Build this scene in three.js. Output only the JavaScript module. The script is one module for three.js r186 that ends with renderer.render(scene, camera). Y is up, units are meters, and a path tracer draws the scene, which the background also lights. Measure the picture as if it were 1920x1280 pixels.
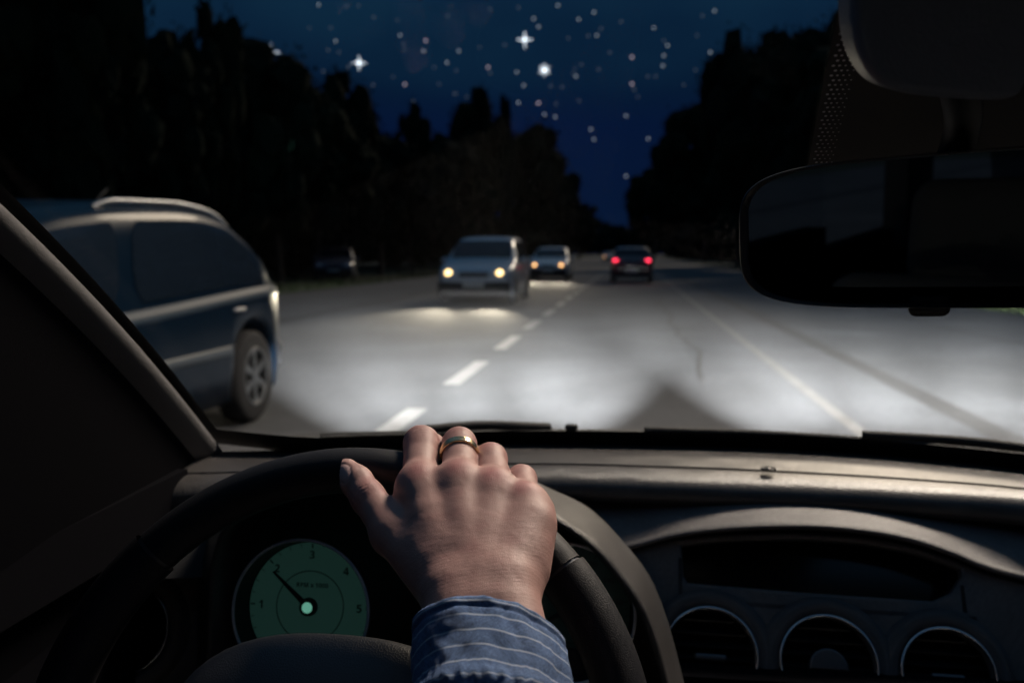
import * as THREE from 'three';
import { mergeGeometries, mergeVertices } from 'three/addons/utils/BufferGeometryUtils.js';
import { RoundedBoxGeometry } from 'three/addons/geometries/RoundedBoxGeometry.js';
import { RectAreaLightUniformsLib } from 'three/addons/lights/RectAreaLightUniformsLib.js';
import { ImprovedNoise } from 'three/addons/math/ImprovedNoise.js';

// ───────────────────────── camera, sky, moon, exposure
const EYE = 1.2, YAW = 7.2 * Math.PI / 180, PITCH = -5.4 * Math.PI / 180, FPX = 1750;
const scene = new THREE.Scene();
const camera = new THREE.PerspectiveCamera(2 * Math.atan(640 / FPX) * 180 / Math.PI, 1.5, 0.05, 3000);
camera.rotation.order = 'YXZ';
camera.position.set(0, EYE, 0);
camera.rotation.set(PITCH, YAW, 0);
camera.focus = 0.565;
camera.userData.fStop = 8.0;
scene.add(camera);
const renderer = new THREE.WebGLRenderer({ antialias: true });
renderer.toneMapping = THREE.LinearToneMapping;
renderer.toneMappingExposure = 1.0;
renderer.shadowMap.enabled = true;
RectAreaLightUniformsLib.init();

const perlin = new ImprovedNoise();
const fbm = (x, y, z, o = 4) => { let a = 0.5, s = 0; for (let i = 0; i < o; i++) { s += a * perlin.noise(x, y, z); x *= 2.03; y *= 2.03; z *= 2.03; a *= 0.5; } return s; };
let seed = 7;
const rnd = () => { seed = (seed * 1664525 + 1013904223) >>> 0; return seed / 4294967296; };

{ // night sky: deep blue near the horizon, teal blue above, faint mottled cloud
  const W = 1024, H = 512, d = new Float32Array(W * H * 4);
  const stops = [[0, .0005, .0010, .013], [4, .0006, .0013, .018], [7.5, .0010, .0042, .025], [10, .0022, .0105, .031], [14, .0038, .0185, .044], [25, .013, .040, .078], [50, .038, .082, .142], [90, .05, .098, .165]];
  for (let j = 0; j < H; j++) {
    const el = Math.max(0, (j + .5) / H * 180 - 90);
    let k = 0; while (k < stops.length - 2 && stops[k + 1][0] < el) k++;
    const [a, b] = [stops[k], stops[k + 1]], t = Math.min(1, (el - a[0]) / (b[0] - a[0]));
    for (let i = 0; i < W; i++) {
      const az = (i / W) * Math.PI * 2, ce = Math.cos(el * Math.PI / 180), n = fbm(Math.cos(az) * ce * 4 + 9, Math.sin(el * Math.PI / 180) * 7, Math.sin(az) * ce * 4, 5);
      const m = 1 + n * 0.9, o = (j * W + i) * 4;
      for (let c = 0; c < 3; c++) d[o + c] = Math.max(0.0002, (a[c + 1] + (b[c + 1] - a[c + 1]) * t) * (c === 2 ? 1 + (m - 1) * .6 : m));
      d[o + 3] = 1;
    }
  }
  const sky = new THREE.DataTexture(d, W, H, THREE.RGBAFormat, THREE.FloatType);
  sky.mapping = THREE.EquirectangularReflectionMapping; sky.magFilter = THREE.LinearFilter; sky.needsUpdate = true;
  scene.background = sky; scene.environment = sky;
}
const moon = new THREE.DirectionalLight(new THREE.Color().setRGB(1, .82, .62), .75);
{
  const el = 25 * Math.PI / 180, az = 17 * Math.PI / 180;
  moon.position.set(Math.sin(az) * Math.cos(el) * 60, Math.sin(el) * 60, -Math.cos(az) * Math.cos(el) * 60);
  moon.castShadow = true; moon.shadow.radius = 18; moon.shadow.mapSize.set(2048, 2048);
  Object.assign(moon.shadow.camera, { left: -40, right: 40, top: 40, bottom: -40, near: 1, far: 160 });
  scene.add(moon, moon.target);
}

// ───────────────────────── helpers
const V = (x, y, z) => new THREE.Vector3(x, y, z);
const camRot = new THREE.Matrix4().makeRotationFromEuler(new THREE.Euler(PITCH, YAW, 0, 'YXZ'));
const slope = (px, py) => { const v = V((px - 960) / FPX, (640 - py) / FPX, -1).applyMatrix4(camRot); return [v.x / -v.z, v.y / -v.z]; };   // sideways and upward metres per metre ahead
const at = (px, py, d) => { const [a, b] = slope(px, py); return V(a * d, EYE + b * d, -d); };
const atDrop = (px, py, drop) => { const [, b] = slope(px, py); return at(px, py, -drop / b); };

const taken = {};
const numbered = n => { const k = taken[n] = (taken[n] ?? -1) + 1; return k ? `${n}_${String(k).padStart(3, '0')}` : n; };
function shade(o) { o.traverse(m => { if (m.isMesh) { m.castShadow = true; m.receiveShadow = true; } }); return o; }
function tag(o, label, category, group, kind) { Object.assign(o.userData, { label, category }); if (group) o.userData.group = group; if (kind) o.userData.kind = kind; return o; }
function thing(name, label, category, [x, y, z] = [0, 0, 0], turn = 0, group) {
  const o = new THREE.Group(); o.name = numbered(name); o.position.set(x, y, z); o.rotation.y = turn; scene.add(o); return tag(o, label, category, group);
}
function part(name, geo, mat, parent) { const m = new THREE.Mesh(Array.isArray(geo) ? mergeGeometries(geo.map(g => g.index ? g.toNonIndexed() : g.clone()).map(g => { for (const k of Object.keys(g.attributes)) if (!['position', 'normal', 'uv'].includes(k)) g.deleteAttribute(k); return g; })) : geo, mat); m.name = name; m.castShadow = m.receiveShadow = true; parent.add(m); return m; }
function struct(name, geo, mat) { const m = part(name, geo, mat, scene); m.userData.kind = 'structure'; return m; }

function grid(nu, nv, fn, closeU = false) {   // fn(u, v) -> [x, y, z, uvx, uvy]
  const p = [], uv = [], ix = [];
  for (let j = 0; j <= nv; j++) for (let i = 0; i <= nu; i++) { const q = fn(i / nu, j / nv); p.push(q[0], q[1], q[2]); uv.push(q[3] ?? i / nu, q[4] ?? j / nv); }
  for (let j = 0; j < nv; j++) for (let i = 0; i < nu; i++) { const a = j * (nu + 1) + i, b = a + 1, c = a + nu + 1, e = c + 1; ix.push(a, b, e, a, e, c); }
  const g = new THREE.BufferGeometry();
  g.setAttribute('position', new THREE.Float32BufferAttribute(p, 3)); g.setAttribute('uv', new THREE.Float32BufferAttribute(uv, 2)); g.setIndex(ix); g.computeVertexNormals();
  if (closeU) { const n = g.attributes.normal; for (let j = 0; j <= nv; j++) { const a = j * (nu + 1), b = a + nu; const s = V(n.getX(a) + n.getX(b), n.getY(a) + n.getY(b), n.getZ(a) + n.getZ(b)).normalize(); n.setXYZ(a, s.x, s.y, s.z); n.setXYZ(b, s.x, s.y, s.z); } }
  return g;
}
const box = (w, h, d, x = 0, y = 0, z = 0, r = 0) => { const g = r ? new RoundedBoxGeometry(w, h, d, 3, r) : new THREE.BoxGeometry(w, h, d); g.translate(x, y, z); return g; };
const tube = (pts, r, n = 40, k = 8, closed = false) => new THREE.TubeGeometry(new THREE.CatmullRomCurve3(pts, closed), n, r, k, closed);
function catmull(pts, x) {   // smooth y(x) through sorted [x, y] pairs, straight beyond the ends
  const n = pts.length;
  if (x <= pts[0][0]) return pts[0][1] + (x - pts[0][0]) * (pts[1][1] - pts[0][1]) / (pts[1][0] - pts[0][0]);
  if (x >= pts[n - 1][0]) return pts[n - 1][1] + (x - pts[n - 1][0]) * (pts[n - 1][1] - pts[n - 2][1]) / (pts[n - 1][0] - pts[n - 2][0]);
  let k = 0; while (pts[k + 1][0] < x) k++;
  const m = i => i <= 0 ? (pts[1][1] - pts[0][1]) / (pts[1][0] - pts[0][0]) : i >= n - 1 ? (pts[n - 1][1] - pts[n - 2][1]) / (pts[n - 1][0] - pts[n - 2][0]) : (pts[i + 1][1] - pts[i - 1][1]) / (pts[i + 1][0] - pts[i - 1][0]);
  const h = pts[k + 1][0] - pts[k][0], t = (x - pts[k][0]) / h, t2 = t * t, t3 = t2 * t;
  return (2 * t3 - 3 * t2 + 1) * pts[k][1] + (t3 - 2 * t2 + t) * h * m(k) + (3 * t2 - 2 * t3) * pts[k + 1][1] + (t3 - t2) * h * m(k + 1);
}
const mix = (a, b, t) => a + (b - a) * t, clamp = (x, a = 0, b = 1) => Math.min(b, Math.max(a, x)), smooth = (a, b, x) => { const t = clamp((x - a) / (b - a)); return t * t * (3 - 2 * t); };

// ───────────────────────── textures and materials
function tex(n, fn, srgb = false, rep = 1) {   // fn(u, v) -> [r, g, b] 0..1
  const d = new Uint8Array(n * n * 4);
  for (let j = 0; j < n; j++) for (let i = 0; i < n; i++) { const c = fn(i / n, j / n), o = (j * n + i) * 4; d[o] = clamp(c[0]) * 255; d[o + 1] = clamp(c[1]) * 255; d[o + 2] = clamp(c[2]) * 255; d[o + 3] = 255; }
  const t = new THREE.DataTexture(d, n, n); t.wrapS = t.wrapT = THREE.RepeatWrapping; t.magFilter = THREE.LinearFilter; t.minFilter = THREE.LinearMipmapLinearFilter; t.generateMipmaps = true;
  if (srgb) t.colorSpace = THREE.SRGBColorSpace; t.repeat.set(rep, rep); t.needsUpdate = true; return t;
}
function tileNoise(u, v, f, z, o = 4) {   // seamless
  const a = Math.PI * 2 * u, b = Math.PI * 2 * v, r = f / (Math.PI * 2);
  return fbm(Math.cos(a) * r + z, Math.sin(a) * r + Math.cos(b) * r * .7, Math.sin(b) * r + z * 2.3, o);
}
function cells(n, f, s) {   // leather-like cells: distance to the nearest seam between random points, seamless
  const old = seed; seed = s; const pts = []; for (let i = 0; i < f * f; i++) pts.push([(i % f + rnd()) / f, (Math.floor(i / f) + rnd()) / f]); seed = old;
  return (u, v) => { let a = 9, b = 9; const ci = Math.floor(u * f), cj = Math.floor(v * f);
    for (let dj = -1; dj <= 1; dj++) for (let di = -1; di <= 1; di++) { const q = pts[((cj + dj + f) % f) * f + (ci + di + f) % f]; let x = Math.abs(q[0] - u), y = Math.abs(q[1] - v); x = Math.min(x, 1 - x); y = Math.min(y, 1 - y); const e = Math.hypot(x, y) * f; if (e < a) { b = a; a = e; } else if (e < b) b = e; }
    return b - a; };
}
const leatherCells = cells(256, 24, 11), skinCells = cells(256, 34, 5);
const leatherBump = tex(256, (u, v) => { const e = smooth(0, .28, leatherCells(u, v)); return [e, e, e]; });
const grainBump = tex(256, (u, v) => { const e = .5 + tileNoise(u, v, 60, 3, 3) * .9; return [e, e, e]; });
const skinBump = tex(256, (u, v) => { const e = smooth(0, .35, skinCells(u, v)) * .75 + .25 * (.5 + tileNoise(u, v, 30, 8, 3)); return [e, e, e]; });
const wear = tex(512, (u, v) => { const a = 1 + tileNoise(u, v, 5, 1, 5) * .28, b = tileNoise(u, v, 110, 4, 2) * .35; const e = clamp(.8 * a + b * .4); return [e, e * 1.0, e * 1.01]; }, true);
const asphaltBump = tex(512, (u, v) => { const e = .5 + tileNoise(u, v, 130, 7, 2) * .9; return [e, e, e]; });
const rep = (t, x, y = x) => { const c = t.clone(); c.repeat.set(x, y); c.needsUpdate = true; return c; };
const lin = (r, g, b) => new THREE.Color().setRGB(r, g, b);
const std = (r, g, b, rough = .6, extra = {}) => new THREE.MeshStandardMaterial({ color: lin(r, g, b), roughness: rough, side: THREE.DoubleSide, ...extra });
const phys = (r, g, b, rough = .6, extra = {}) => new THREE.MeshPhysicalMaterial({ color: lin(r, g, b), roughness: rough, side: THREE.DoubleSide, ...extra });
const M = {
  road: std(.112, .117, .125, .85, { map: rep(wear, 1 / 7), bumpMap: rep(asphaltBump, 1 / 1.3), bumpScale: .0025 }),
  tar: std(.03, .03, .031, .75, { bumpMap: rep(asphaltBump, 1), bumpScale: .004 }),
  paint: std(.36, .355, .34, .65, { map: rep(wear, .6), bumpMap: rep(asphaltBump, 1), bumpScale: .003 }),
  oldPaint: std(.19, .185, .175, .7, { map: rep(wear, .6) }),
  grass: std(.02, .03, .012, .95),
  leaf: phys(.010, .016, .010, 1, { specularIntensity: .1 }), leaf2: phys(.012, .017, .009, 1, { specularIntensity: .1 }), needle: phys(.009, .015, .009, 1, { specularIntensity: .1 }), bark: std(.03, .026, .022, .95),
  pad: std(.085, .079, .077, .36, { map: rep(wear, 2.5), bumpMap: rep(grainBump, 14), bumpScale: .0004 }),
  panel: std(.165, .15, .148, .5, { map: rep(wear, 2.5), bumpMap: rep(grainBump, 14), bumpScale: .0004 }),
  trim: std(.075, .072, .076, .8, { bumpMap: rep(grainBump, 20), bumpScale: .0005 }),
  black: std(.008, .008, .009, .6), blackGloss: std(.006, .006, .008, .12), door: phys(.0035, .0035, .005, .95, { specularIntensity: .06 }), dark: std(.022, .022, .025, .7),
  leather: phys(.010, .010, .013, .5, { bumpMap: rep(leatherBump, 30), bumpScale: .00009, specularIntensity: .55 }),
  hub: std(.09, .09, .10, .5, { bumpMap: rep(leatherBump, 26), bumpScale: .00011 }),
  chrome: std(.62, .65, .7, .22, { metalness: 1 }), satin: std(.35, .36, .38, .35, { metalness: 1 }),
  gold: std(.86, .68, .40, .24, { metalness: 1 }),
  mirror: std(.20, .23, .25, .02, { metalness: 1 }),
  fabric: std(.20, .20, .20, .95), carpet: std(.05, .05, .052, .95), headliner: std(.6, .59, .57, .95), rubber: std(.012, .012, .013, .8),
  glass: phys(.94, .96, .97, 0, { transmission: 1, thickness: 0, ior: 1.5, specularIntensity: .12 }),
  tint: phys(.25, .27, .29, 0, { transmission: 1, thickness: 0, ior: 1.5, specularIntensity: .5 }),
  clear: phys(.97, .98, .98, .02, { transmission: 1, thickness: 0, ior: 1.4, specularIntensity: .25 }),
  carGlass: phys(.008, .014, .024, .06, { specularIntensity: .3, clearcoat: .3, clearcoatRoughness: .03 }),
  lampOn: new THREE.MeshStandardMaterial({ color: lin(.9, .85, .7), emissive: lin(1, .66, .27), emissiveIntensity: 4.5 }),
  lampAmber: new THREE.MeshStandardMaterial({ color: lin(.9, .7, .5), emissive: lin(1, .5, .18), emissiveIntensity: 4 }),
  tailOn: new THREE.MeshStandardMaterial({ color: lin(.5, .02, .03), emissive: lin(1, .05, .12), emissiveIntensity: 3.4 }),
  lens: phys(.8, .82, .85, .15, { clearcoat: 1 }), tailOff: std(.2, .01, .012, .2), plate: std(.5, .5, .48, .5),
};

const LAMP = 215;

// ───────────────────────── ground, road and markings
{
  const far = 900;
  const g = grid(60, 90, (u, v) => { const x = mix(-400, 400, u), z = mix(60, -far, v); return [x, -.03, z, x, z]; });
  struct('ground', g, M.grass);
  const plane = (x0, x1, z0, z1, y) => grid(8, 60, (u, v) => { const x = mix(x0, x1, u), z = mix(z0, z1, v); return [x, y, z, x, z]; });
  const road = struct('road', plane(-10.2, 7.6, 40, -420, 0), M.road);
  for (let k = -4; k < 40; k++) part('lane_dash', plane(-1.70, -1.54, -(5.15 + 3.2 * k), -(7.0 + 3.2 * k), .004), M.paint, road);
  part('edge_line', plane(1.50, 1.60, 40, -420, .004), M.oldPaint, road);
  part('tar_joint', plane(2.34, 2.56, 40, -420, .004), M.tar, road);
  part('tar_joint', plane(-6.30, -6.02, 40, -420, .004), M.tar, road);
  for (const [x, w, z0, z1] of [[.75, .05, -9, -26], [5.1, .07, -6, -40], [-4.2, .04, -24, -60]]) part('tar_joint', grid(2, 40, (u, v) => { const z = mix(z0, z1, v), q = x + Math.sin(z * .9) * .06 + fbm(z * .6, x, 0) * .25 + (u - .5) * w; return [q, .004, z, q, z]; }), M.tar, road);
  // grass blades along both verges
  const blade = new THREE.BufferGeometry(); blade.setAttribute('position', new THREE.Float32BufferAttribute([-.012, 0, 0, .012, 0, 0, .01, .16, .03], 3)); blade.computeVertexNormals();
  const N = 9000, gi = new THREE.InstancedMesh(blade, std(.03, .05, .014, .9), N), m4 = new THREE.Matrix4(), q = new THREE.Quaternion(), e = new THREE.Euler();
  for (let i = 0; i < N; i++) { const left = rnd() < .6, x = left ? -10.3 - rnd() * rnd() * 10 : 7.7 + rnd() * rnd() * 6, z = -4 - rnd() * 70; e.set(0, rnd() * 6.3, 0); const s = .6 + rnd() * 1.2; m4.compose(V(x, -.03, z), q.setFromEuler(e), V(s, s, s)); gi.setMatrixAt(i, m4); }
  gi.name = 'verge_grass'; gi.castShadow = gi.receiveShadow = true; tag(gi, 'short dark grass along the verges of the road', 'grass', null, 'stuff'); scene.add(gi);
}

// ───────────────────────── street lamp at the right shoulder, beside and above the frame: its warm light falls on dash, hand and the near road
{
  const t = thing('street_lamp', 'grey street lamp with a long arm over the right shoulder, ahead of our car', 'street lamp', [6.6, 0, -3.6]), grey = std(.25, .26, .27, .5, { metalness: .5 }), hx = -4.2, hy = 6.1, hz = -.7;
  part('pole', new THREE.CylinderGeometry(.06, .10, 6.1, 16).translate(0, 3.05, 0), grey, t);
  part('arm', tube([V(0, 6.0, 0), V(-.35, 6.28, -.1), V(-2, 6.3, -.4), V(hx + .6, 6.2, hz)], .045, 30, 10), grey, t);
  part('lamp_head', new RoundedBoxGeometry(1.9, .10, .95, 4, .045).applyMatrix4(new THREE.Matrix4().makeRotationFromEuler(new THREE.Euler(-.5, 0, -.2))).translate(hx, hy, hz), grey, t);
  part('lamp_lens', new RoundedBoxGeometry(1.76, .03, .8, 2, .01).translate(0, -.055, 0).applyMatrix4(new THREE.Matrix4().makeRotationFromEuler(new THREE.Euler(-.5, 0, -.2))).translate(hx, hy, hz), new THREE.MeshStandardMaterial({ color: lin(.9, .8, .6), emissive: lin(1, .78, .52), emissiveIntensity: 4 }), t);
  const l = new THREE.RectAreaLight(lin(1, .85, .70), LAMP * .58, 1.76, .8), dn = V(0, -1, 0).applyEuler(new THREE.Euler(-.5, 0, -.2)); l.position.set(hx, hy, hz).addScaledVector(dn, .078); l.lookAt(l.position.clone().add(dn)); t.add(l);
}

// ───────────────────────── trees
function crownGeo(kind, s) {
  seed = s; const parts = [], ico = new THREE.IcosahedronGeometry(1, 1); ico.deleteAttribute('uv');
  const pos = [], push = (a, b, c) => pos.push(a.x, a.y, a.z, b.x, b.y, b.z, c.x, c.y, c.z);
  const N = kind === 'conifer' ? 70 : 62;
  for (let k = 0; k < N; k++) {
    let c, r;
    if (kind === 'conifer') { const h = Math.pow(rnd(), .8), w = .30 * (1 - h) + .02, a = rnd() * 6.283; c = V(Math.cos(a) * w * rnd(), .12 + h * .86, Math.sin(a) * w * rnd()); r = .05 + .07 * (1 - h); }
    else { const a = rnd() * 6.283, b = Math.acos(2 * rnd() - 1), q = Math.cbrt(rnd()); c = V(Math.sin(b) * Math.cos(a) * .36 * q, .60 + Math.cos(b) * .34 * q, Math.sin(b) * Math.sin(a) * .36 * q); r = .055 + .075 * rnd(); if (kind === 'spire') { c.x *= .55; c.z *= .55; c.y = .12 + (c.y - .26) * 1.25; r *= .8; } }
    const g = ico.clone(), p = g.attributes.position;
    for (let i = 0; i < p.count; i++) { const v = V(p.getX(i), p.getY(i), p.getZ(i)), n = 1 + .55 * perlin.noise(v.x * 2 + k * 3, v.y * 2, v.z * 2); v.multiplyScalar(r * n * .85).add(c); p.setXYZ(i, v.x, v.y, v.z); }
    parts.push(g);
    for (let i = 0; i < 70; i++) {
      const d = V(rnd() - .5, rnd() - .5, rnd() - .5).normalize(), o = d.clone().multiplyScalar(r * (.75 + .5 * rnd())).add(c), s1 = V(rnd() - .5, rnd() - .5, rnd() - .5).multiplyScalar(.05), s2 = V(rnd() - .5, rnd() - .5, rnd() - .5).multiplyScalar(.05);
      push(o, o.clone().add(s1), o.clone().add(s2));
    }
  }
  const lg = new THREE.BufferGeometry(); lg.setAttribute('position', new THREE.Float32BufferAttribute(pos, 3)); lg.computeVertexNormals();
  const all = mergeGeometries([lg, ...parts.map(g => g.index ? g.toNonIndexed() : g)]); all.computeVertexNormals(); return all;
}
function trunkGeo(s) {
  seed = s; const gs = [tube([V(0, -.02, 0), V(.01, .2, .008), V(-.006, .45, 0), V(.004, .8, -.006)], .016, 10, 7)];
  const p = gs[0].attributes.position; for (let i = 0; i < p.count; i++) { const y = p.getY(i), k = 1.35 - y * 1.2; p.setX(i, p.getX(i) * k); p.setZ(i, p.getZ(i) * k); }
  for (let i = 0; i < 6; i++) { const a = rnd() * 6.283, h = .28 + .3 * rnd(); gs.push(tube([V(0, h, 0), V(Math.cos(a) * .12, h + .1, Math.sin(a) * .12), V(Math.cos(a) * .24, h + .22, Math.sin(a) * .24)], .005, 6, 5)); }
  return mergeGeometries(gs.map(g => { g.deleteAttribute('uv'); return g.toNonIndexed(); }));
}
{
  const crowns = { oak: [crownGeo('oak', 3), crownGeo('oak', 19), crownGeo('oak', 41)], spire: [crownGeo('spire', 5), crownGeo('spire', 23)], conifer: [crownGeo('conifer', 8)] }, trunks = [trunkGeo(2), trunkGeo(9)];
  let n = 0;
  // [pixel column of the crown, metres sideways, height of the top as a pixel row, width factor, kind, label]
  function tree(px, side, topRow, wide, kind, label, group) {
    const [a] = slope(px, 474), d = Math.abs(side / a), top = EYE + slope(px, topRow)[1] * d, t = thing(kind === 'conifer' ? 'conifer_tree' : kind === 'spire' ? 'poplar_tree' : 'leafy_tree', label, 'tree', [side, -.05, -d], rnd() * 6.28, group);
    const H = top / (kind === 'conifer' ? 1.0 : .97); t.scale.set(H * wide, H, H * wide);
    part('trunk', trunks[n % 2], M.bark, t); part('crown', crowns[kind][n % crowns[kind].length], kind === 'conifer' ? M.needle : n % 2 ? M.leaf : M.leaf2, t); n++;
  }
  seed = 77;
  const L = (o, i) => ['broad dark tree filling the upper left corner', 'dark leafy tree left of the tallest narrow treetop, behind the near car', 'tallest narrow dark tree beside the upper left corner', 'dark rounded treetop just right of the tallest narrow one', 'dark bushy tree under the leftmost sparkling star', 'dark tree under the second sparkling star from the left', 'narrow dark tree in the gap left of the middle trees', 'low dark tree filling the gap beside the narrow tree', 'tall dark tree in the middle of the left row', 'thin dark poplar with a small round tip, left of the sky gap', 'dark tree sloping down toward the sky gap above the road', 'small dark tree at the far end of the left row', 'tiny far tree beside the road where the left row ends', 'low dark tree behind the oncoming hatchback', 'low dark tree above the parked car on the left', 'dark tree between the upper left corner and the tallest narrow treetop', 'broad dark tree at the left edge, above the windscreen pillar', 'broad low dark tree above the roof of the near blue car'][i];
  [[60, -13, -260, .62, 'oak'], [170, -12, -60, .5, 'oak'], [398, -12.5, 6, .36, 'oak'], [455, -13, 75, .8, 'oak'], [525, -13, 105, .72, 'oak'], [645, -13.5, 135, .5, 'oak'], [772, -12.5, 195, .34, 'oak'], [712, -13.5, 232, .9, 'oak'], [898, -12, 165, .46, 'oak'], [948, -11.5, 156, .20, 'spire'], [985, -11, 232, .8, 'oak'], [1035, -11.5, 318, .9, 'oak'], [1085, -10, 375, 1.0, 'oak'], [840, -13, 245, .85, 'oak'], [600, -14, 190, .95, 'oak'], [300, -13, 62, .62, 'oak'], [25, -16, 60, 1.2, 'oak'], [150, -17, 90, 1.2, 'oak']]
    .forEach((a, i) => tree(...a, L(0, i), 'dark trees lining the left side of the road'));
  const R = ['huge dark tree behind the rear-view mirror at the right edge', 'tall dark tree just left of the dotted windscreen strip', 'dark lobed tree with its crown near the top, right of the stars', 'dark tree stepping down beside the tall lobed one', 'rounded dark tree at the right side of the sky gap', 'lower dark tree closing the sky gap on the right', 'smallest far tree on the right where the road vanishes', 'dark tree low behind the mirror, nearest to the right verge', 'low dark tree just left of the mirror, above the right verge', 'low dark tree right of the red tail lights, above the right verge'];
  [[1800, 11, -130, .95, 'oak'], [1545, 10.5, 12, .62, 'oak'], [1445, 10.5, 62, .62, 'oak'], [1385, 10.8, 62, .5, 'oak'], [1320, 11, 170, .62, 'oak'], [1268, 10, 255, .7, 'oak'], [1228, 9.5, 318, .9, 'oak'], [1650, 10, 60, .95, 'oak'], [1352, 13, 330, 1.25, 'oak'], [1300, 14, 350, 1.3, 'oak']]
    .forEach((a, i) => tree(...a, R[i], 'dark trees lining the right side of the road'));
  // the wood behind: reads as one mass
  seed = 99; const N = 330, wood = new THREE.InstancedMesh(crowns.oak[1], M.leaf, N), m4 = new THREE.Matrix4(), q = new THREE.Quaternion();
  for (let i = 0; i < N; i++) {
    const left = i % 2 === 0, d = 20 + 330 * Math.pow(rnd(), 1.3), side = left ? -(15 + rnd() * 9 + d * .02) : 12.5 + rnd() * 9, low = i % 3 === 0;
    const H = low ? 2.5 + rnd() * 2 : Math.min(9, 3 + d * (left ? .085 : .10)) * (.7 + .3 * rnd());
    m4.compose(V(side, low ? -.8 : -H * .15, -d), q.setFromAxisAngle(V(0, 1, 0), rnd() * 6.28), V(H * 1.3, H, H * 1.3)); wood.setMatrixAt(i, m4);
  }
  for (let i = 0; i < 26; i++) { const H = 15 + rnd() * 5; m4.compose(V(-60 + i * 5 + rnd() * 3, -3, -430 - rnd() * 20), q.setFromAxisAngle(V(0, 1, 0), rnd() * 6.28), V(H, H * (.9 + .25 * rnd()), H)); wood.setMatrixAt(i, m4); }
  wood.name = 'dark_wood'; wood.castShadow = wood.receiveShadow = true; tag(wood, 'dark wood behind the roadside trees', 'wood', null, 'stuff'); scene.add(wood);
}

// ───────────────────────── stars
{
  const far = 900, unit = far / FPX, mats = { white: [.85, .93, 1], pink: [1, .8, .92] };
  const starMat = {}; for (const [k, c] of Object.entries(mats)) for (const e of [1, 2, 3]) starMat[k + e] = new THREE.MeshBasicMaterial({ color: lin(c[0], c[1], c[2]).multiplyScalar([0, .2, .85, 4][e]) });
  const dot = new THREE.OctahedronGeometry(1, 1);
  const put = (px, py) => { const [a, b] = slope(px, py), v = V(a, b, -1).normalize().multiplyScalar(far); v.y += EYE; return v; };
  function star(px, py, r, mat, label, group) { const m = part(numbered('star'), dot, mat, scene); m.position.copy(put(px, py)); m.scale.setScalar(r * unit); m.castShadow = false; tag(m, label, 'star', group); }
  function sparkle(px, py, arms, len, label) {
    const m = thing('sparkling_star', label, 'star', put(px, py).toArray()); m.lookAt(0, EYE, 0);
    part('core', new THREE.OctahedronGeometry((arms > 4 ? 1.3 : 1.9) * unit, 1), starMat.white3, m);
    for (let k = 0; k < arms; k++) { const g = new THREE.ConeGeometry(.9 * unit, len * unit, 6); g.translate(0, len * unit / 2, 0); g.rotateZ(k / arms * Math.PI * 2); part('ray', g, starMat.white3, m); }
  }
  sparkle(509, 97, 4, 15, 'four-pointed sparkling star at the edge of the left trees'); sparkle(673, 118, 4, 14, 'four-pointed sparkling star just above the left treetops'); sparkle(984, 74, 4, 16, 'highest four-pointed sparkling star, top centre of the sky'); sparkle(1021, 131, 6, 13, 'six-pointed sparkling star in the centre of the sky');
  const mid = 'white star of middling brightness in the night sky', gm = 'middling white stars';
  for (const [x, y] of [[629, 77], [794, 95], [860, 95], [750, 66], [838, 117], [1010, 50], [1085, 36], [1119, 66], [1080, 143], [982, 160], [969, 135], [972, 192], [944, 191], [1108, 242], [1114, 261], [1216, 260], [1174, 217], [1021, 214], [1041, 219], [1243, 123], [1245, 104], [1252, 85], [1226, 52], [1046, 10], [1114, 23], [1001, 35], [590, 182], [599, 178], [1340, 20], [1332, 98], [1320, 172], [1032, 315], [1174, 330], [597, 9]]) star(x, y, 1.45, starMat.white2, mid, gm);
  for (const [x, y] of [[798, 76], [915, 126], [759, 158], [1185, 107], [1185, 157], [1010, 193]]) star(x, y, 1.9, starMat.pink2, 'pinkish star in the night sky', 'pinkish stars');
  seed = 1234;
  for (let i = 0; i < 56; i++) star(560 + rnd() * 760, 5 + rnd() * (i % 4 ? 190 : 300), 1.1 + rnd() * .4, starMat.white1, 'faint tiny star in the night sky', 'faint tiny stars');
}

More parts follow.
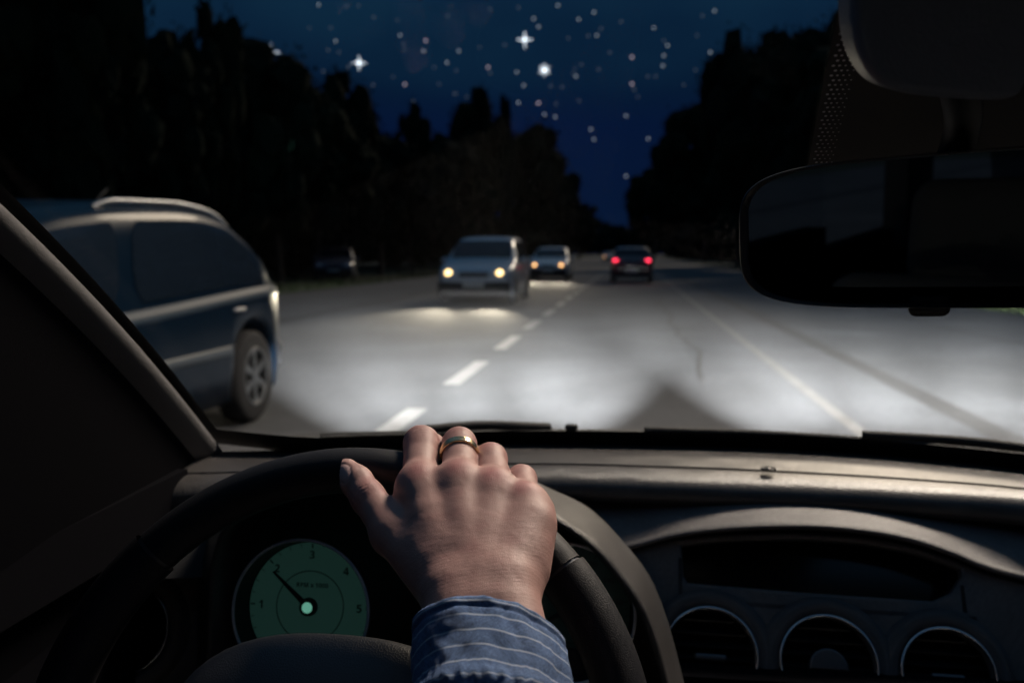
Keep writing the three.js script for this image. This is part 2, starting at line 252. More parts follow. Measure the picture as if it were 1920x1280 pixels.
// ───────────────────────── cars on the road
// local axes: the nose points to -z, s runs from the nose (0) to the tail (L)
function carShape({ L, W, H, belt, top, wheels, R, clearance = .2, round = .16, lean = .30 }) {
  const bot = s => { let b = clearance; for (const w of wheels) { const d = Math.abs(s - w); if (d < R * 1.16) b = Math.max(b, R + Math.sqrt((R * 1.16) ** 2 - d * d)); } return b; };
  const halfW = s => { const e = Math.min(s, L - s) / .55, t = clamp(1 - e); return W / 2 * (1 - round * t * t); };
  const topY = s => catmull(top, s), beltY = s => Math.min(catmull(belt, s), topY(s) - .035);
  function section(s) {   // half outline from the keel up to the roof centre
    const w = halfW(s), b = Math.min(bot(s), beltY(s) - .12), t = topY(s), be = beltY(s), g = Math.max(0, t - be), k = Math.min(1, g / .3), we = w * .955;
    const edge = we - lean * g - (1 - k) * .06;
    return [[0, b], [w * .8, b], [w * .965, b + .01], [w * .995, mix(b, be, .3)], [w, mix(b, be, .6)], [w * .995, be - .085], [w * .975, be - .03], [we, be], [mix(we, edge, .33) + .012 * k, be + g * .30], [mix(we, edge, .72) + .012 * k, be + g * .66], [edge, t - .075 * k - .015], [edge * .93, t - .03 * k - .008], [edge * .7, t - .012], [edge * .35, t - .003], [0, t]];
  }
  function side(s, u, sgn, out = 0) {   // u: 0 at the belt .. 1 at the roof edge
    const q = section(s), f = u * 3, i = Math.min(2, Math.floor(f)), a = q[7 + i], b = q[8 + i], t = f - i;
    return [sgn * (mix(a[0], b[0], t) + out), mix(a[1], b[1], t) + out * .25, s - L / 2];
  }
  const roofHalf = s => section(s)[10][0];
  return { L, W, H, section, side, topY, beltY, halfW, roofHalf, bot };
}
function bodyGeo(c) {
  const n = 96, rows = [];
  for (let k = 0; k <= n; k++) { const s = mix(.012, c.L - .012, k / n), q = c.section(s); const half = q.map(([x, y]) => [x, y]); rows.push({ s, pts: [...half.slice().reverse().map(([x, y]) => [-x, y]), ...half.slice(1)] }); }
  const m = rows[0].pts.length - 1;
  const g = grid(m, n, (u, v) => { const r = rows[Math.round(v * n)], p = r.pts[Math.round(u * m)]; return [p[0], p[1], r.s - c.L / 2]; });
  const caps = [0, n].map(k => { const r = rows[k], mid = r.pts.reduce((a, p) => a + p[1], 0) / r.pts.length, z = r.s - c.L / 2 + (k ? .03 : -.03); return grid(m, 4, (u, v) => { const p = r.pts[Math.round(u * m)], t = v; return [mix(p[0], 0, t), mix(p[1], mid, t), mix(r.s - c.L / 2, z, Math.sin(Math.min(1, t * 1.4) * 1.57))]; }); });
  return [g, ...caps];
}
const sidePane = (c, sgn, s0, s1, u0 = .06, u1 = .93, lead0 = 0, lead1 = 0, power = 3) => grid(18, 10, (u, v) => {   // rounded side glass; lead = how far each end leans back from belt to roof
  const a = 1 - Math.pow(Math.abs(v * 2 - 1), power) * .12, uu = mix(u0, u1, v), sA = s0 + lead0 * uu, sB = s1 - lead1 * uu, mid = (sA + sB) / 2;
  return c.side(mid + (mix(sA, sB, u) - mid) * a, uu, sgn, .006);
});
const topPane = (c, s0, s1, k = .9) => grid(14, 10, (u, v) => { const s = mix(s0, s1, v), w = c.roofHalf(s) * k, x = (u * 2 - 1) * w; const dz = c.topY(s + .01) - c.topY(s - .01), n = Math.hypot(dz, .02); return [x, c.topY(s) - .012 * (x / w) ** 2 + .008 * .02 / n + .003, s - c.L / 2 - .008 * dz / n]; });
function wheel(parent, c, x, s, R) {
  const w = part('wheel', [new THREE.CylinderGeometry(.05, .05, .16, 14).rotateZ(Math.PI / 2)], M.rubber, parent); w.position.set(x, R, s - c.L / 2);
  const pr = [[R * .62, -.09], [R * .9, -.095], [R * .98, -.07], [R, 0], [R * .98, .07], [R * .9, .095], [R * .62, .09]].map(([r, y]) => new THREE.Vector2(r, y));
  part('tyre', new THREE.LatheGeometry(pr, 30).rotateZ(Math.PI / 2), M.rubber, w);
  const sx = Math.sign(x), gs = [new THREE.TorusGeometry(R * .6, .018, 6, 28).rotateY(Math.PI / 2).translate(sx * .08, 0, 0), new THREE.CylinderGeometry(.045, .045, .03, 14).rotateZ(Math.PI / 2).translate(sx * .075, 0, 0)];
  for (let k = 0; k < 6; k++) gs.push(box(.03, R * .58, .05, sx * .07, R * .31, 0).rotateX(k / 6 * Math.PI * 2));
  part('rim', gs, M.wheelRim, w);
}
function makeCar(name, label, group, [x, z], turn, c, paint, o) {
  const t = thing(name, label, 'car', [x, 0, z], turn, group), L = c.L;
  part('body', bodyGeo(c), paint, t);
  part('underbody', box(c.W * .82, .16, L * .9, 0, .3, 0), M.black, t);
  part('windscreen', topPane(c, ...o.screen), M.carGlass, t);
  part('rear_window', topPane(c, ...o.rear), M.carGlass, t);
  for (const sgn of [-1, 1]) for (const p of o.panes) part('side_window', sidePane(c, sgn, ...p), M.carGlass, t);
  for (const s of o.wheels) for (const sgn of [-1, 1]) wheel(t, c, sgn * (c.W / 2 - .10), s, o.R);
  const nose = -L / 2, W = c.W / 2;
  for (const sgn of [-1, 1]) {
    const h = part('headlamp', new THREE.SphereGeometry(1, 18, 12).scale(.15, .085, .1).translate(sgn * W * .68, o.lampY, nose + .13), M.lens, t);
    part('bulb', new THREE.SphereGeometry(o.lampOn ? .088 : .06, 16, 12).translate(sgn * W * .66, o.lampY - .01, nose + .075), o.lampOn ?? M.lens, h);
    const tl = part('tail_lamp', new RoundedBoxGeometry(.2, .13, .08, 3, .03).translate(sgn * W * .74, o.tailY, L / 2 - .055), o.tailOn ? M.tailOn : M.tailOff, t);
    if (o.tailOn) { const l = new THREE.PointLight(lin(1, .05, .08), .15); l.position.set(sgn * W * .74, o.tailY, L / 2 + .06); l.castShadow = true; tl.add(l); }
    if (o.beam) { const l = new THREE.SpotLight(lin(1, .86, .64), o.beam, 30, 17 * Math.PI / 180, .9, 2); l.position.set(sgn * W * .66, o.lampY, nose - .05); l.target.position.set(sgn * W * .66, o.lampY - 1.75, nose - 10); l.castShadow = true; t.add(l, l.target); }
    part('wing_mirror', new THREE.SphereGeometry(1, 12, 8).scale(.1, .065, .06).translate(sgn * (W + .07), c.beltY(o.screen[0] + .4) + .05, o.screen[0] + .45 - L / 2), o.mirrorMat ?? paint, t);
    part('door_handle', new RoundedBoxGeometry(.03, .025, .17, 2, .01).translate(sgn * (W + .005), c.beltY(o.handle) - .12, o.handle - L / 2), o.handleMat ?? paint, t);
    if (o.strip) part('side_trim', grid(24, 4, (u, v) => { const s = mix(o.strip[0], o.strip[1], u), k = v * 2 - 1; return [sgn * (c.halfW(s) * .998 + .012 * (1 - k * k) + .004), o.strip[2] + .03 * k, s - L / 2]; }), M.strip, t);
  }
  part('grille', new RoundedBoxGeometry(W * .75, .12, .06, 2, .02).translate(0, o.lampY - .04, nose + .01), M.black, t);
  part('front_bumper', new RoundedBoxGeometry(c.W * .93, .36, .18, 4, .06).translate(0, .355, nose + .05), o.bumperMat ?? M.black, t);
  part('rear_bumper', new RoundedBoxGeometry(c.W * .9, .22, .14, 4, .06).translate(0, .42, L / 2 - .05), o.bumperMat ?? M.black, t);
  part('number_plate', box(.5, .11, .012, 0, .46, nose - .036), M.plate, t);
  part('number_plate', box(.5, .11, .012, 0, .5 + (o.plateUp ?? 0), L / 2 + .025), M.plate, t);
  part('roof_aerial', tube([V(0, c.topY(L * .72), L * .22), V(0, c.topY(L * .72) + .12, L * .26)], .006, 4, 5), M.black, t);
  return t;
}
M.wheelRim = std(.10, .105, .11, .4, { metalness: .5 }); M.beltSheen = phys(.02, .034, .052, .45, { specularIntensity: .25 }); M.strip = std(.05, .065, .08, .45);
const paintOf = (r, g, b) => phys(r, g, b, .42, { metalness: .15, clearcoat: 1, clearcoatRoughness: .06 });
{
  // the near hatchback passing on the left, round roof and rising belt line
  const near = carShape({ L: 4.6, W: 1.76, H: 1.55, wheels: [.85, 3.84], R: .33, clearance: .2, lean: .13,
    belt: [[0, .72], [.8, .83], [1.4, .86], [2.4, .89], [4.0, .96], [4.6, .97]],
    top: [[0, .68], [.12, .76], [.5, .86], [.75, .94], [.9, 1.02], [1.25, 1.27], [1.55, 1.40], [2.0, 1.47], [2.6, 1.51], [3.2, 1.52], [3.6, 1.47], [3.95, 1.34], [4.2, 1.16], [4.42, .99], [4.55, .88], [4.6, .76]] });
  const suv = makeCar('passing_car', 'dark blue estate car with a painted pale sheen along its belt line passing close on the left', null, [-3.50, -4.76], Math.PI, near, phys(.0025, .0095, .021, .3, { specularIntensity: .06, clearcoat: .08, clearcoatRoughness: .05 }),
    { screen: [.92, 1.5, .93], rear: [4.0, 4.38], panes: [[1.0, 2.12, .07, .9, .5, -.12], [2.26, 4.2, .07, .9, .14, .55]], wheels: [.85, 3.84], R: .33, lampY: .68, tailY: .88, handle: 3.55, handleMat: M.satin, strip: [1.4, 3.42, .56] });
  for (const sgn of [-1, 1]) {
    part('belt_sheen', grid(40, 6, (u, v) => { const s = mix(.95, 4.5, u), k = v * 2 - 1, q = near.section(s); return [sgn * (mix(q[5][0], q[7][0], v) + .010 * (1 - k * k) + .004), mix(q[5][1] + .01, q[7][1] - .002, v) + .004, s - 2.3]; }), M.beltSheen, suv);  // paler strip on the shoulder: its highlight put into the colour
    part('roof_rail', tube([2.15, 2.3, 2.7, 3.2, 3.6, 3.75].map((s, i) => { const q = near.section(s); return V(sgn * (q[11][0] - .01), q[11][1] + (i === 0 || i === 5 ? -.005 : .022), s - 2.3); }), .016, 30, 8), M.satin, suv);
  }
  // van-like oncoming car with its lights on
  const mpv = carShape({ L: 4.2, W: 1.84, H: 1.62, wheels: [.8, 3.4], R: .33,
    belt: [[0, .75], [1, .95], [2.4, 1.0], [4.2, 1.02]],
    top: [[0, .70], [.1, .82], [.5, .94], [.95, 1.03], [1.15, 1.1], [1.75, 1.48], [2.1, 1.6], [2.8, 1.64], [3.7, 1.6], [4.0, 1.45], [4.15, 1.05], [4.2, .9]] });
  const silver = paintOf(.48, .52, .56);
  const opts = { screen: [1.13, 1.82, .92], rear: [3.95, 4.14], panes: [[1.28, 2.3, .08, .9, .5, .02], [2.38, 3.2, .08, .9, .02, .02], [3.28, 3.95, .08, .9, .02, .2]], wheels: [.8, 3.4], R: .33, lampY: .74, tailY: .95, handle: 2.2 };
  makeCar('oncoming_car', 'larger pale silver oncoming car with round yellow headlights, nearest in the opposite lane', 'oncoming cars with headlights on', [-3.62, -23.6], Math.PI, mpv, silver, { ...opts, lampOn: M.lampOn, beam: 70 });
  const hatch = carShape({ L: 4.0, W: 1.76, H: 1.48, wheels: [.76, 3.24], R: .31,
    belt: [[0, .70], [1, .88], [2.4, .93], [4, .96]],
    top: [[0, .66], [.1, .76], [.5, .86], [1.05, .95], [1.25, 1.02], [1.85, 1.36], [2.2, 1.46], [2.8, 1.49], [3.4, 1.42], [3.75, 1.2], [3.95, .95], [4, .82]] });
  const ho = { screen: [1.24, 1.95, .92], rear: [3.45, 3.8], panes: [[1.36, 2.35, .08, .9, .5, .02], [2.43, 3.5, .08, .9, .02, .4]], wheels: [.76, 3.24], R: .31, lampY: .68, tailY: .86, handle: 2.25 };
  makeCar('oncoming_car', 'smaller white oncoming car with amber headlights, behind the silver one', 'oncoming cars with headlights on', [-3.55, -42.5], Math.PI, hatch, paintOf(.8, .8, .79), { ...ho, lampOn: M.lampAmber, beam: 60 });
  makeCar('oncoming_car', 'tiny white oncoming car far away, next to the car with red tail lights', 'oncoming cars with headlights on', [-3.4, -150], Math.PI, hatch, paintOf(.68, .69, .68), { ...ho, lampOn: M.lampAmber });
  const rearTop = [[0, .66], [.1, .76], [.5, .86], [1.05, .95], [1.25, 1.02], [1.85, 1.34], [2.2, 1.44], [2.9, 1.47], [3.5, 1.38], [3.8, 1.1], [3.95, .98], [4, .9]];
  const ahead = carShape({ L: 4.0, W: 1.72, H: 1.47, wheels: [.76, 3.24], R: .31, belt: [[0, .70], [1, .88], [2.4, .93], [4, .96]], top: rearTop });
  makeCar('car_ahead', 'dark car with glowing red tail lights driving ahead in our lane', null, [.06, -39.5], 0, ahead, paintOf(.03, .035, .045), { ...ho, rear: [3.5, 3.83, .94], tailOn: true, tailY: .90 });
  makeCar('parked_car', 'unlit dark blue car parked on the far left under the trees', null, [-13.2, -41], Math.PI + .25, hatch, paintOf(.05, .07, .12), ho);
}
const BEAM = 3900;
M.hoodPlastic = M.pad; M.bezel = std(.5, .52, .55, .35); M.bossGlow = new THREE.MeshStandardMaterial({ color: lin(.2, .4, .35), emissive: lin(.10, .30, .22), emissiveIntensity: 1 });
M.dots = std(.75, .77, .8, .8); M.ownPaint = phys(.02, .025, .03, .4, { clearcoat: 1 }); M.mirrorCase = std(.02, .02, .023, .38); M.cover = std(.10, .115, .14, .55, { bumpMap: rep(grainBump, 10), bumpScale: .0003 });
M.ownLamp = new THREE.MeshStandardMaterial({ color: lin(.9, .9, .9), emissive: lin(1, 1, 1), emissiveIntensity: 6 });
M.slat = std(.012, .012, .014, .4); M.satinDark = std(.12, .12, .13, .4, { metalness: .6 });

// ───────────────────────── our own car, seen from the driver's seat
const ownBase = V(.34, 0, -.7);
const own = thing('own_car', 'car we sit in: dark dashboard, steering wheel, windscreen and mirror', 'car', ownBase.toArray());
const inCar = (name, geo, mat, parent = own) => {   // geometry given in world metres
  const gs = (Array.isArray(geo) ? geo : [geo]).map(g => { const c = g.clone(); c.translate(-ownBase.x, -ownBase.y, -ownBase.z); return c; });
  return part(name, gs.length > 1 ? gs : gs[0], mat, parent);
};
const LEAN = .028;   // the dash falls a little to the right
function row(pix, drop) {   // pixels on a nearly level line -> distance ahead as a function of x
  const pts = pix.map(([px, py]) => { let p = atDrop(px, py, drop); for (let i = 0; i < 4; i++) p = atDrop(px, py, drop + LEAN * p.x); return [p.x, -p.z]; });
  const a = pts[0], z = pts[pts.length - 1]; pts.unshift([a[0] - .25, a[1] - .08]); pts.push([z[0] + .3, z[1] - .10], [z[0] + .7, z[1] - .30]);
  return x => [catmull(pts, x), EYE - drop - LEAN * x];
}
const rowB = row([[440, 846], [700, 836], [1000, 831], [1300, 835], [1500, 842], [1700, 856], [1920, 879]], .225);
const rowC = row([[440, 884], [700, 872], [1000, 868], [1300, 875], [1500, 884], [1700, 896], [1920, 914]], .227);
const rowC2 = row([[440, 887], [700, 875], [1000, 871.5], [1300, 878.5], [1500, 887.5], [1700, 899.5], [1920, 917.5]], .2275);
const rowD = row([[440, 900], [700, 888], [1000, 886], [1300, 893], [1500, 903], [1700, 916], [1920, 936]], .230);
const rowE = row([[440, 948], [700, 932], [1000, 929], [1300, 938], [1500, 947], [1700, 959], [1920, 976]], .2515);
const rowF = row([[440, 952], [700, 937], [1000, 934], [1300, 943], [1500, 952], [1700, 964], [1920, 981]], .2600);
const X0 = -.47, X1 = 1.16;
const loft = (rows, nu, smoothN = 1) => grid(nu, rows.length - 1, (u, v) => { const x = mix(X0, X1, u), [d, y] = rows[Math.round(v * (rows.length - 1))](x); return [x, y, -d, x, d * 1.4 - y]; });
const off = (r, dd, dy) => x => { const [d, y] = r(x); return [d + dd, y + dy]; };
const blendRow = (a, b, t, dy = 0, dd = 0) => x => { const p = a(x), q = b(x); return [mix(p[0], q[0], t) + dd, mix(p[1], q[1], t) + dy]; };
const dash = inCar('dashboard', loft([off(rowB, .10, -.03), off(rowB, .03, -.012), rowB, blendRow(rowB, rowC, .5, .002), off(rowC, .001, 0), rowC, off(rowC, -.0005, -.004), off(rowC, -.001, -.012)], 90), M.pad);
{ // front lip of the pad: a thick roll that overhangs the lower panel
  const lip = [off(rowC2, .001, -.012), off(rowC2, .0005, -.004)];
  for (let k = 0; k <= 14; k++) { const a = k / 14 * Math.PI / 2; lip.push(x => { const p = rowC2(x), q = rowE(x); return [mix(p[0], q[0], Math.pow(Math.sin(a), .9)), mix(q[1], p[1], Math.pow(Math.cos(a), .75))]; }); }
  lip.push(off(rowE, .004, -.006), off(rowF, .03, -.004));
  inCar('dash_lip', loft(lip, 90), M.pad, dash);
  const s = atDrop(1441, 880, .227), sensor = inCar('light_sensor', new THREE.SphereGeometry(.0055, 20, 10, 0, 6.284, 0, 1.35).scale(1, .55, .8).translate(s.x, s.y - .001, s.z), M.blackGloss, dash);
  inCar('sensor_collar', new THREE.TorusGeometry(.0066, .0016, 8, 28).rotateX(Math.PI / 2).translate(s.x, s.y + .0008, s.z), M.pad, dash);
  const o = atDrop(480, 874, .2245);   // oval defroster grille on the left of the dash top
  const oval = inCar('defrost_grille', new THREE.TorusGeometry(.05, .004, 8, 40).scale(1, .5, 1).rotateX(Math.PI / 2).translate(o.x, o.y + .004, o.z), M.pad, dash);
  for (let k = -3; k <= 3; k++) inCar('grille_slat', box(.09 * Math.sqrt(1 - (k / 4) ** 2), .003, .003, o.x, o.y + .004, o.z + k * .0065), M.black, oval);
}
// lower face of the dash: a tilted panel with the display recess and the air vents cut out
const facePt = at(1480, 986, .945), faceLow = at(1480, 1250, .880);
const faceUp = V(0, facePt.y - faceLow.y, facePt.z - faceLow.z).normalize(), faceX = V(1, -LEAN * .6, 0).normalize(), faceN = faceX.clone().cross(faceUp).normalize();
const onFace = (px, py) => { const o = V(0, EYE, 0), d = at(px, py, 1).sub(o), t = facePt.clone().sub(o).dot(faceN) / d.dot(faceN), p = d.multiplyScalar(t).add(o).sub(facePt); return new THREE.Vector2(p.dot(faceX), p.dot(faceUp)); };
const fromFace = (x, y, z = 0) => facePt.clone().addScaledVector(faceX, x).addScaledVector(faceUp, y).addScaledVector(faceN, z);
const faceMat = new THREE.Matrix4().makeBasis(faceX, faceUp, faceN).setPosition(facePt);
const topLine = [[1040, 1042], [1120, 1034], [1190, 1022], [1260, 1004], [1340, 993], [1480, 986], [1600, 991], [1700, 1006], [1780, 1030], [1835, 1052], [1920, 1072], [2050, 1092]].map(([x, y]) => { const p = onFace(x, y); return [p.x, p.y]; });
const vents = [[1328, 1231, 89], [1548, 1246, 93], [1771, 1262, 90]].map(([px, py, r]) => { const c = onFace(px, py), e = onFace(px + r, py); return [c.x, c.y, e.x - c.x]; });
const poly = pts => new THREE.Path(pts);
const faceLeft = topLine[0][0] - .03, faceRight = .75;
const brow = (x, k = 0) => catmull(topLine, x) + k;
{
  const sh = new THREE.Shape(); sh.moveTo(faceLeft, -.42);
  for (let i = 0; i <= 80; i++) { const x = mix(faceLeft, faceRight, i / 80); sh.lineTo(x, brow(x, -.009)); }
  sh.lineTo(faceRight, -.42); sh.closePath();
  const A = onFace(1272, 1040), B = onFace(1808, 1078), lowL = onFace(1285, 1100), lowR = onFace(1750, 1128);
  const hole = []; for (let i = 0; i <= 40; i++) { const x = mix(A.x, B.x, i / 40); hole.push(new THREE.Vector2(x, Math.min(brow(x, -.010), 9))); }
  hole.push(new THREE.Vector2(B.x, B.y), new THREE.Vector2(mix(lowR.x, B.x, .6), mix(lowR.y, B.y, .35)), new THREE.Vector2(lowR.x, lowR.y), new THREE.Vector2(mix(lowL.x, lowR.x, .5), mix(lowL.y, lowR.y, .5) - .001), new THREE.Vector2(lowL.x, lowL.y), new THREE.Vector2(mix(A.x, lowL.x, .25), mix(A.y, lowL.y, .75)));
  sh.holes.push(poly(hole.slice().reverse()));
  for (const [x, y, r] of vents) { const p = new THREE.Path(); p.absarc(x, y, r, 0, Math.PI * 2, true); sh.holes.push(p); }
  const face = new THREE.ExtrudeGeometry(sh, { depth: .006, bevelEnabled: true, bevelThickness: .003, bevelSize: .003, bevelSegments: 3, curveSegments: 48 });
  face.translate(0, 0, -.009); face.applyMatrix4(faceMat);
  const panel = inCar('centre_panel', face, M.panel);
  // shelf from under the pad lip forward to the brow over the display, rolled over at its front edge
  const nB = 70, shelf = grid(nB, 16, (u, v) => {
    const fx = mix(faceLeft, faceRight, u), p = fromFace(fx, brow(fx), 0), bulge = smooth(-.20, .0, fx) * smooth(.26, .02, fx);
    const [d, y] = off(rowF, .035, -.002)(p.x); let q;
    if (v < .75) { const t = v / .75, e = t ** 2.4, f = V(p.x, mix(y, p.y + .004 + .007 * bulge, e) + .012 * bulge * Math.sin(Math.PI * t), mix(-d, p.z + .006 - .006 * bulge, t)); q = f; }
    else { const a = (v - .75) / .25 * Math.PI * .75; q = V(p.x, p.y + .004 + .007 * bulge * (1 - (v - .75) * 2) + .004 * (Math.cos(a) - 1), p.z + .006 - .006 * bulge + .014 * bulge * Math.sin(a) + .006 * Math.sin(a)); }
    return [q.x, q.y, q.z, q.x, q.y - q.z];
  });
  inCar('display_brow', shelf, M.panel, panel);
  const mid = onFace(1540, 1050), w = .30, h = .085;
  const rec = [[0, h / 2, .05, w, .004, .10], [0, -h / 2 - .004, -.025, w - .02, .004, .05], [-w / 2 + .012, -h * .28, -.025, .004, h * .45, .05], [w / 2 - .02, -h * .34, -.025, .004, h * .3, .05]];
  const walls = rec.filter((_, i) => i > 0).map(([x, y, z, a, b, c]) => box(a, b, c, mid.x + x, mid.y + y, z).applyMatrix4(faceMat));
  inCar('display_recess', walls, M.black, panel);
  const scr = inCar('display_screen', new RoundedBoxGeometry(w - .03, h - .004, .006, 2, .003).translate(mid.x, mid.y - .004, -.05).applyMatrix4(faceMat), M.blackGloss, panel);
  vents.forEach(([x, y, r], i) => ventAt(x, y, r, faceMat, i === 1 ? 'hazard' : 'tab'));
}
function ventAt(x, y, r, mat, kind) {
  const T = g => g.translate(x, y, 0).applyMatrix4(mat), A = M.panel;
  const v = inCar('air_vent', T(new THREE.CylinderGeometry(r, r * .96, .05, 48, 1, true).rotateX(Math.PI / 2).translate(0, 0, -.022)), M.black);
  inCar('vent_back', T(new THREE.CircleGeometry(r, 40).translate(0, 0, -.045)), M.black, v);
  const prof = []; for (let k = 0; k <= 12; k++) { const a = Math.PI * k / 12; prof.push(new THREE.Vector2(r + .008 + Math.cos(a) * .0105, Math.sin(a) * .012)); }
  inCar('vent_surround', T(new THREE.LatheGeometry(prof, 56).rotateX(Math.PI / 2).translate(0, 0, -.003)), A, v);
  inCar('chrome_ring', T(new THREE.TorusGeometry(r - .001, .0016, 10, 64).translate(0, 0, .0085)), M.chrome, v);
  for (let k = -3; k <= 3; k++) { const yy = k * r * .27, hw = Math.sqrt(Math.max(0, r * r - yy * yy)) - .002; inCar('vent_slat', T(box(hw * 2, .0016, .014, 0, 0, 0).rotateX(.5).translate(0, yy, -.012)), M.slat, v); }
  if (kind === 'tab') inCar('vent_tab', T(new RoundedBoxGeometry(.031, .007, .012, 3, .003).translate(0, -.002, .001)), M.satinDark, v);
  else { const s = new THREE.Shape(); s.absarc(0, 0, .016, 0, Math.PI); s.closePath(); inCar('vent_tab', T(new THREE.ExtrudeGeometry(s, { depth: .006, bevelEnabled: true, bevelThickness: .002, bevelSize: .002, bevelSegments: 3 }).translate(0, -.003, 0)), M.satinDark, v); inCar('vent_pin', T(new THREE.CylinderGeometry(.003, .003, .006, 12).rotateX(Math.PI / 2).translate(0, -.018, 0)), M.satinDark, v); }
}

{ // instrument binnacle: an arched hood over two round dials
  const front = [[396, 1360], [406, 1120], [412, 1050], [440, 985], [520, 940], [660, 912], [830, 902], [940, 920], [1020, 966], [1090, 1012], [1150, 1075], [1200, 1150], [1262, 1360]].map(([x, y]) => at(x, y, .735));
  const back = [[380, 1360], [388, 1110], [395, 1035], [430, 960], [520, 905], [660, 876], [830, 872], [930, 886], [1010, 912], [1080, 940], [1132, 985], [1195, 1062], [1285, 1360]].map(([x, y], i) => at(x, y, .735).lerp(at(x, y, 1.0), i === 0 || i === 12 ? .4 : 1));
  const cf = new THREE.CatmullRomCurve3(front), cb = new THREE.CatmullRomCurve3(back), n = 72;
  const inner = new THREE.CatmullRomCurve3(front.map((p, i) => { const c = V(-.245, 1.2 - .30, -.80); return p.clone().lerp(c, .10).setZ(-.83); }));
  const hood = inCar('instrument_hood', grid(n, 26, (u, v) => {
    const f = cf.getPoint(u), b = cb.getPoint(u), c = V(-.245, .9, f.z), outw = f.clone().sub(c).normalize();
    let q;
    if (v < .55) { const t = v / .55; q = b.clone().lerp(f.clone().addScaledVector(outw, .007), t).addScaledVector(outw, .012 * Math.sin(Math.PI * t)); }
    else if (v < .8) { const a = (v - .55) / .25 * Math.PI; q = f.clone().addScaledVector(outw, .0035 + .0035 * Math.cos(a)); q.z += .006 * Math.sin(a); }
    else { const t = (v - .8) / .2; q = f.clone().lerp(inner.getPoint(u), t); }
    return [q.x, q.y, q.z, u * .8, v * .35];
  }), M.hoodPlastic);
  inCar('cluster_back', grid(n, 6, (u, v) => { const p = inner.getPoint(u).lerp(V(-.245, .80, -.83), v); return [p.x, p.y, p.z]; }), M.black, hood);
  // dials
  const tilt = new THREE.Matrix4().makeRotationX(-.20);
  function dial(px, py, r, name, lit) {
    const c = at(px, py, .750), mat = new THREE.Matrix4().makeTranslation(c.x, c.y, c.z).multiply(tilt), T = g => g.applyMatrix4(mat);
    const d = inCar(name, T(new THREE.CylinderGeometry(r, r * .93, .026, 64, 1, true).rotateX(Math.PI / 2).translate(0, 0, -.014)), M.black);
    inCar('bezel_ring', T(new THREE.TorusGeometry(r, .0014, 10, 80)), M.bezel, d);
    const cv = document.createElement('canvas'); cv.width = cv.height = 512; const x = cv.getContext('2d');
    x.fillStyle = '#000'; x.fillRect(0, 0, 512, 512); x.fillStyle = '#fff'; x.beginPath(); x.arc(256, 256, 254, 0, 7); x.fill();
    x.strokeStyle = '#555'; x.lineWidth = 4; x.beginPath(); x.arc(256, 256, 140, 0, 7); x.stroke();
    x.fillStyle = '#2c2c2c'; x.textAlign = 'center'; x.textBaseline = 'middle';
    const step = lit ? 45 : 27, nums = lit ? ['0', '1', '2', '3', '4', '5', '6'] : ['0', '20', '40', '60', '80', '100', '120', '140', '160', '180', '200'];
    x.font = `bold ${lit ? 44 : 30}px sans-serif`;
    nums.forEach((t, k) => { const a = (225 - k * step) * Math.PI / 180; x.fillText(t, 256 + Math.cos(a) * 205, 256 - Math.sin(a) * 205); });
    for (let k = 0; k <= (nums.length - 1) * 4; k++) { const a = (225 - k * step / 4) * Math.PI / 180, q = k % 4 ? 238 : 232; x.lineWidth = k % 4 ? 3 : 6; x.strokeStyle = '#333'; x.beginPath(); x.moveTo(256 + Math.cos(a) * q, 256 - Math.sin(a) * q); x.lineTo(256 + Math.cos(a) * 250, 256 - Math.sin(a) * 250); x.stroke(); }
    x.font = 'bold 25px sans-serif'; x.fillText(lit ? 'RPM x 1000' : 'km/h', 262, 172);
    const t = new THREE.CanvasTexture(cv); t.colorSpace = THREE.SRGBColorSpace;
    const rd = r * .93, dg = inCar('dial_screen', T(new THREE.CircleGeometry(rd, 64).translate(0, 0, -.0255)), new THREE.MeshStandardMaterial({ color: lin(.03, .05, .045), roughness: .7, map: t, emissive: lit ? lin(.0055, .0165, .0135) : lin(.0004, .001, .0008), emissiveMap: t, emissiveIntensity: 1 }), d);
    const g = new THREE.Shape(); g.moveTo(0, -.0026); g.lineTo(r * .74, -.0008); g.lineTo(r * .74, .0008); g.lineTo(0, .0026); g.lineTo(-r * .12, .002); g.lineTo(-r * .12, -.002); g.closePath();
    inCar('needle', T(new THREE.ExtrudeGeometry(g, { depth: .0015, bevelEnabled: false }).rotateZ(lit ? 2.42 : 3.7).translate(0, 0, -.0215)), M.black, d);
    inCar('needle_boss', T(new THREE.CylinderGeometry(r * .12, r * .135, .005, 28).rotateX(Math.PI / 2).translate(0, 0, -.0205)), M.black, d);
    inCar('boss_lamp', T(new THREE.SphereGeometry(r * .078, 20, 12).scale(1, 1, .5).translate(0, 0, -.0178)), lit ? M.bossGlow : M.black, d);
    const low = new THREE.Shape(); low.absellipse(0, -rd * .98, rd * .62, rd * .36, 0, Math.PI * 2); inCar('dial_mask', T(new THREE.ExtrudeGeometry(low, { depth: .003, bevelEnabled: true, bevelSize: .001, bevelThickness: .001, curveSegments: 40 }).translate(0, 0, -.021)), M.black, d);
    inCar('dial_glass', T(new THREE.CircleGeometry(r, 64).translate(0, 0, -.0015)), M.clear, d);
    if (!lit) return d;
    const l = new THREE.RectAreaLight(lin(.2, 1, .74), .012, r * 1.1, r * 1.1); l.position.copy(c).sub(ownBase).addScaledVector(V(0, .2, 1), .003); l.lookAt(l.position.clone().add(V(0, .2, 1))); d.add(l);
    return d;
  }
  dial(562, 1146, .0605, 'rev_counter', true);
  dial(1062, 1150, .0567, 'speed_dial', false);
}
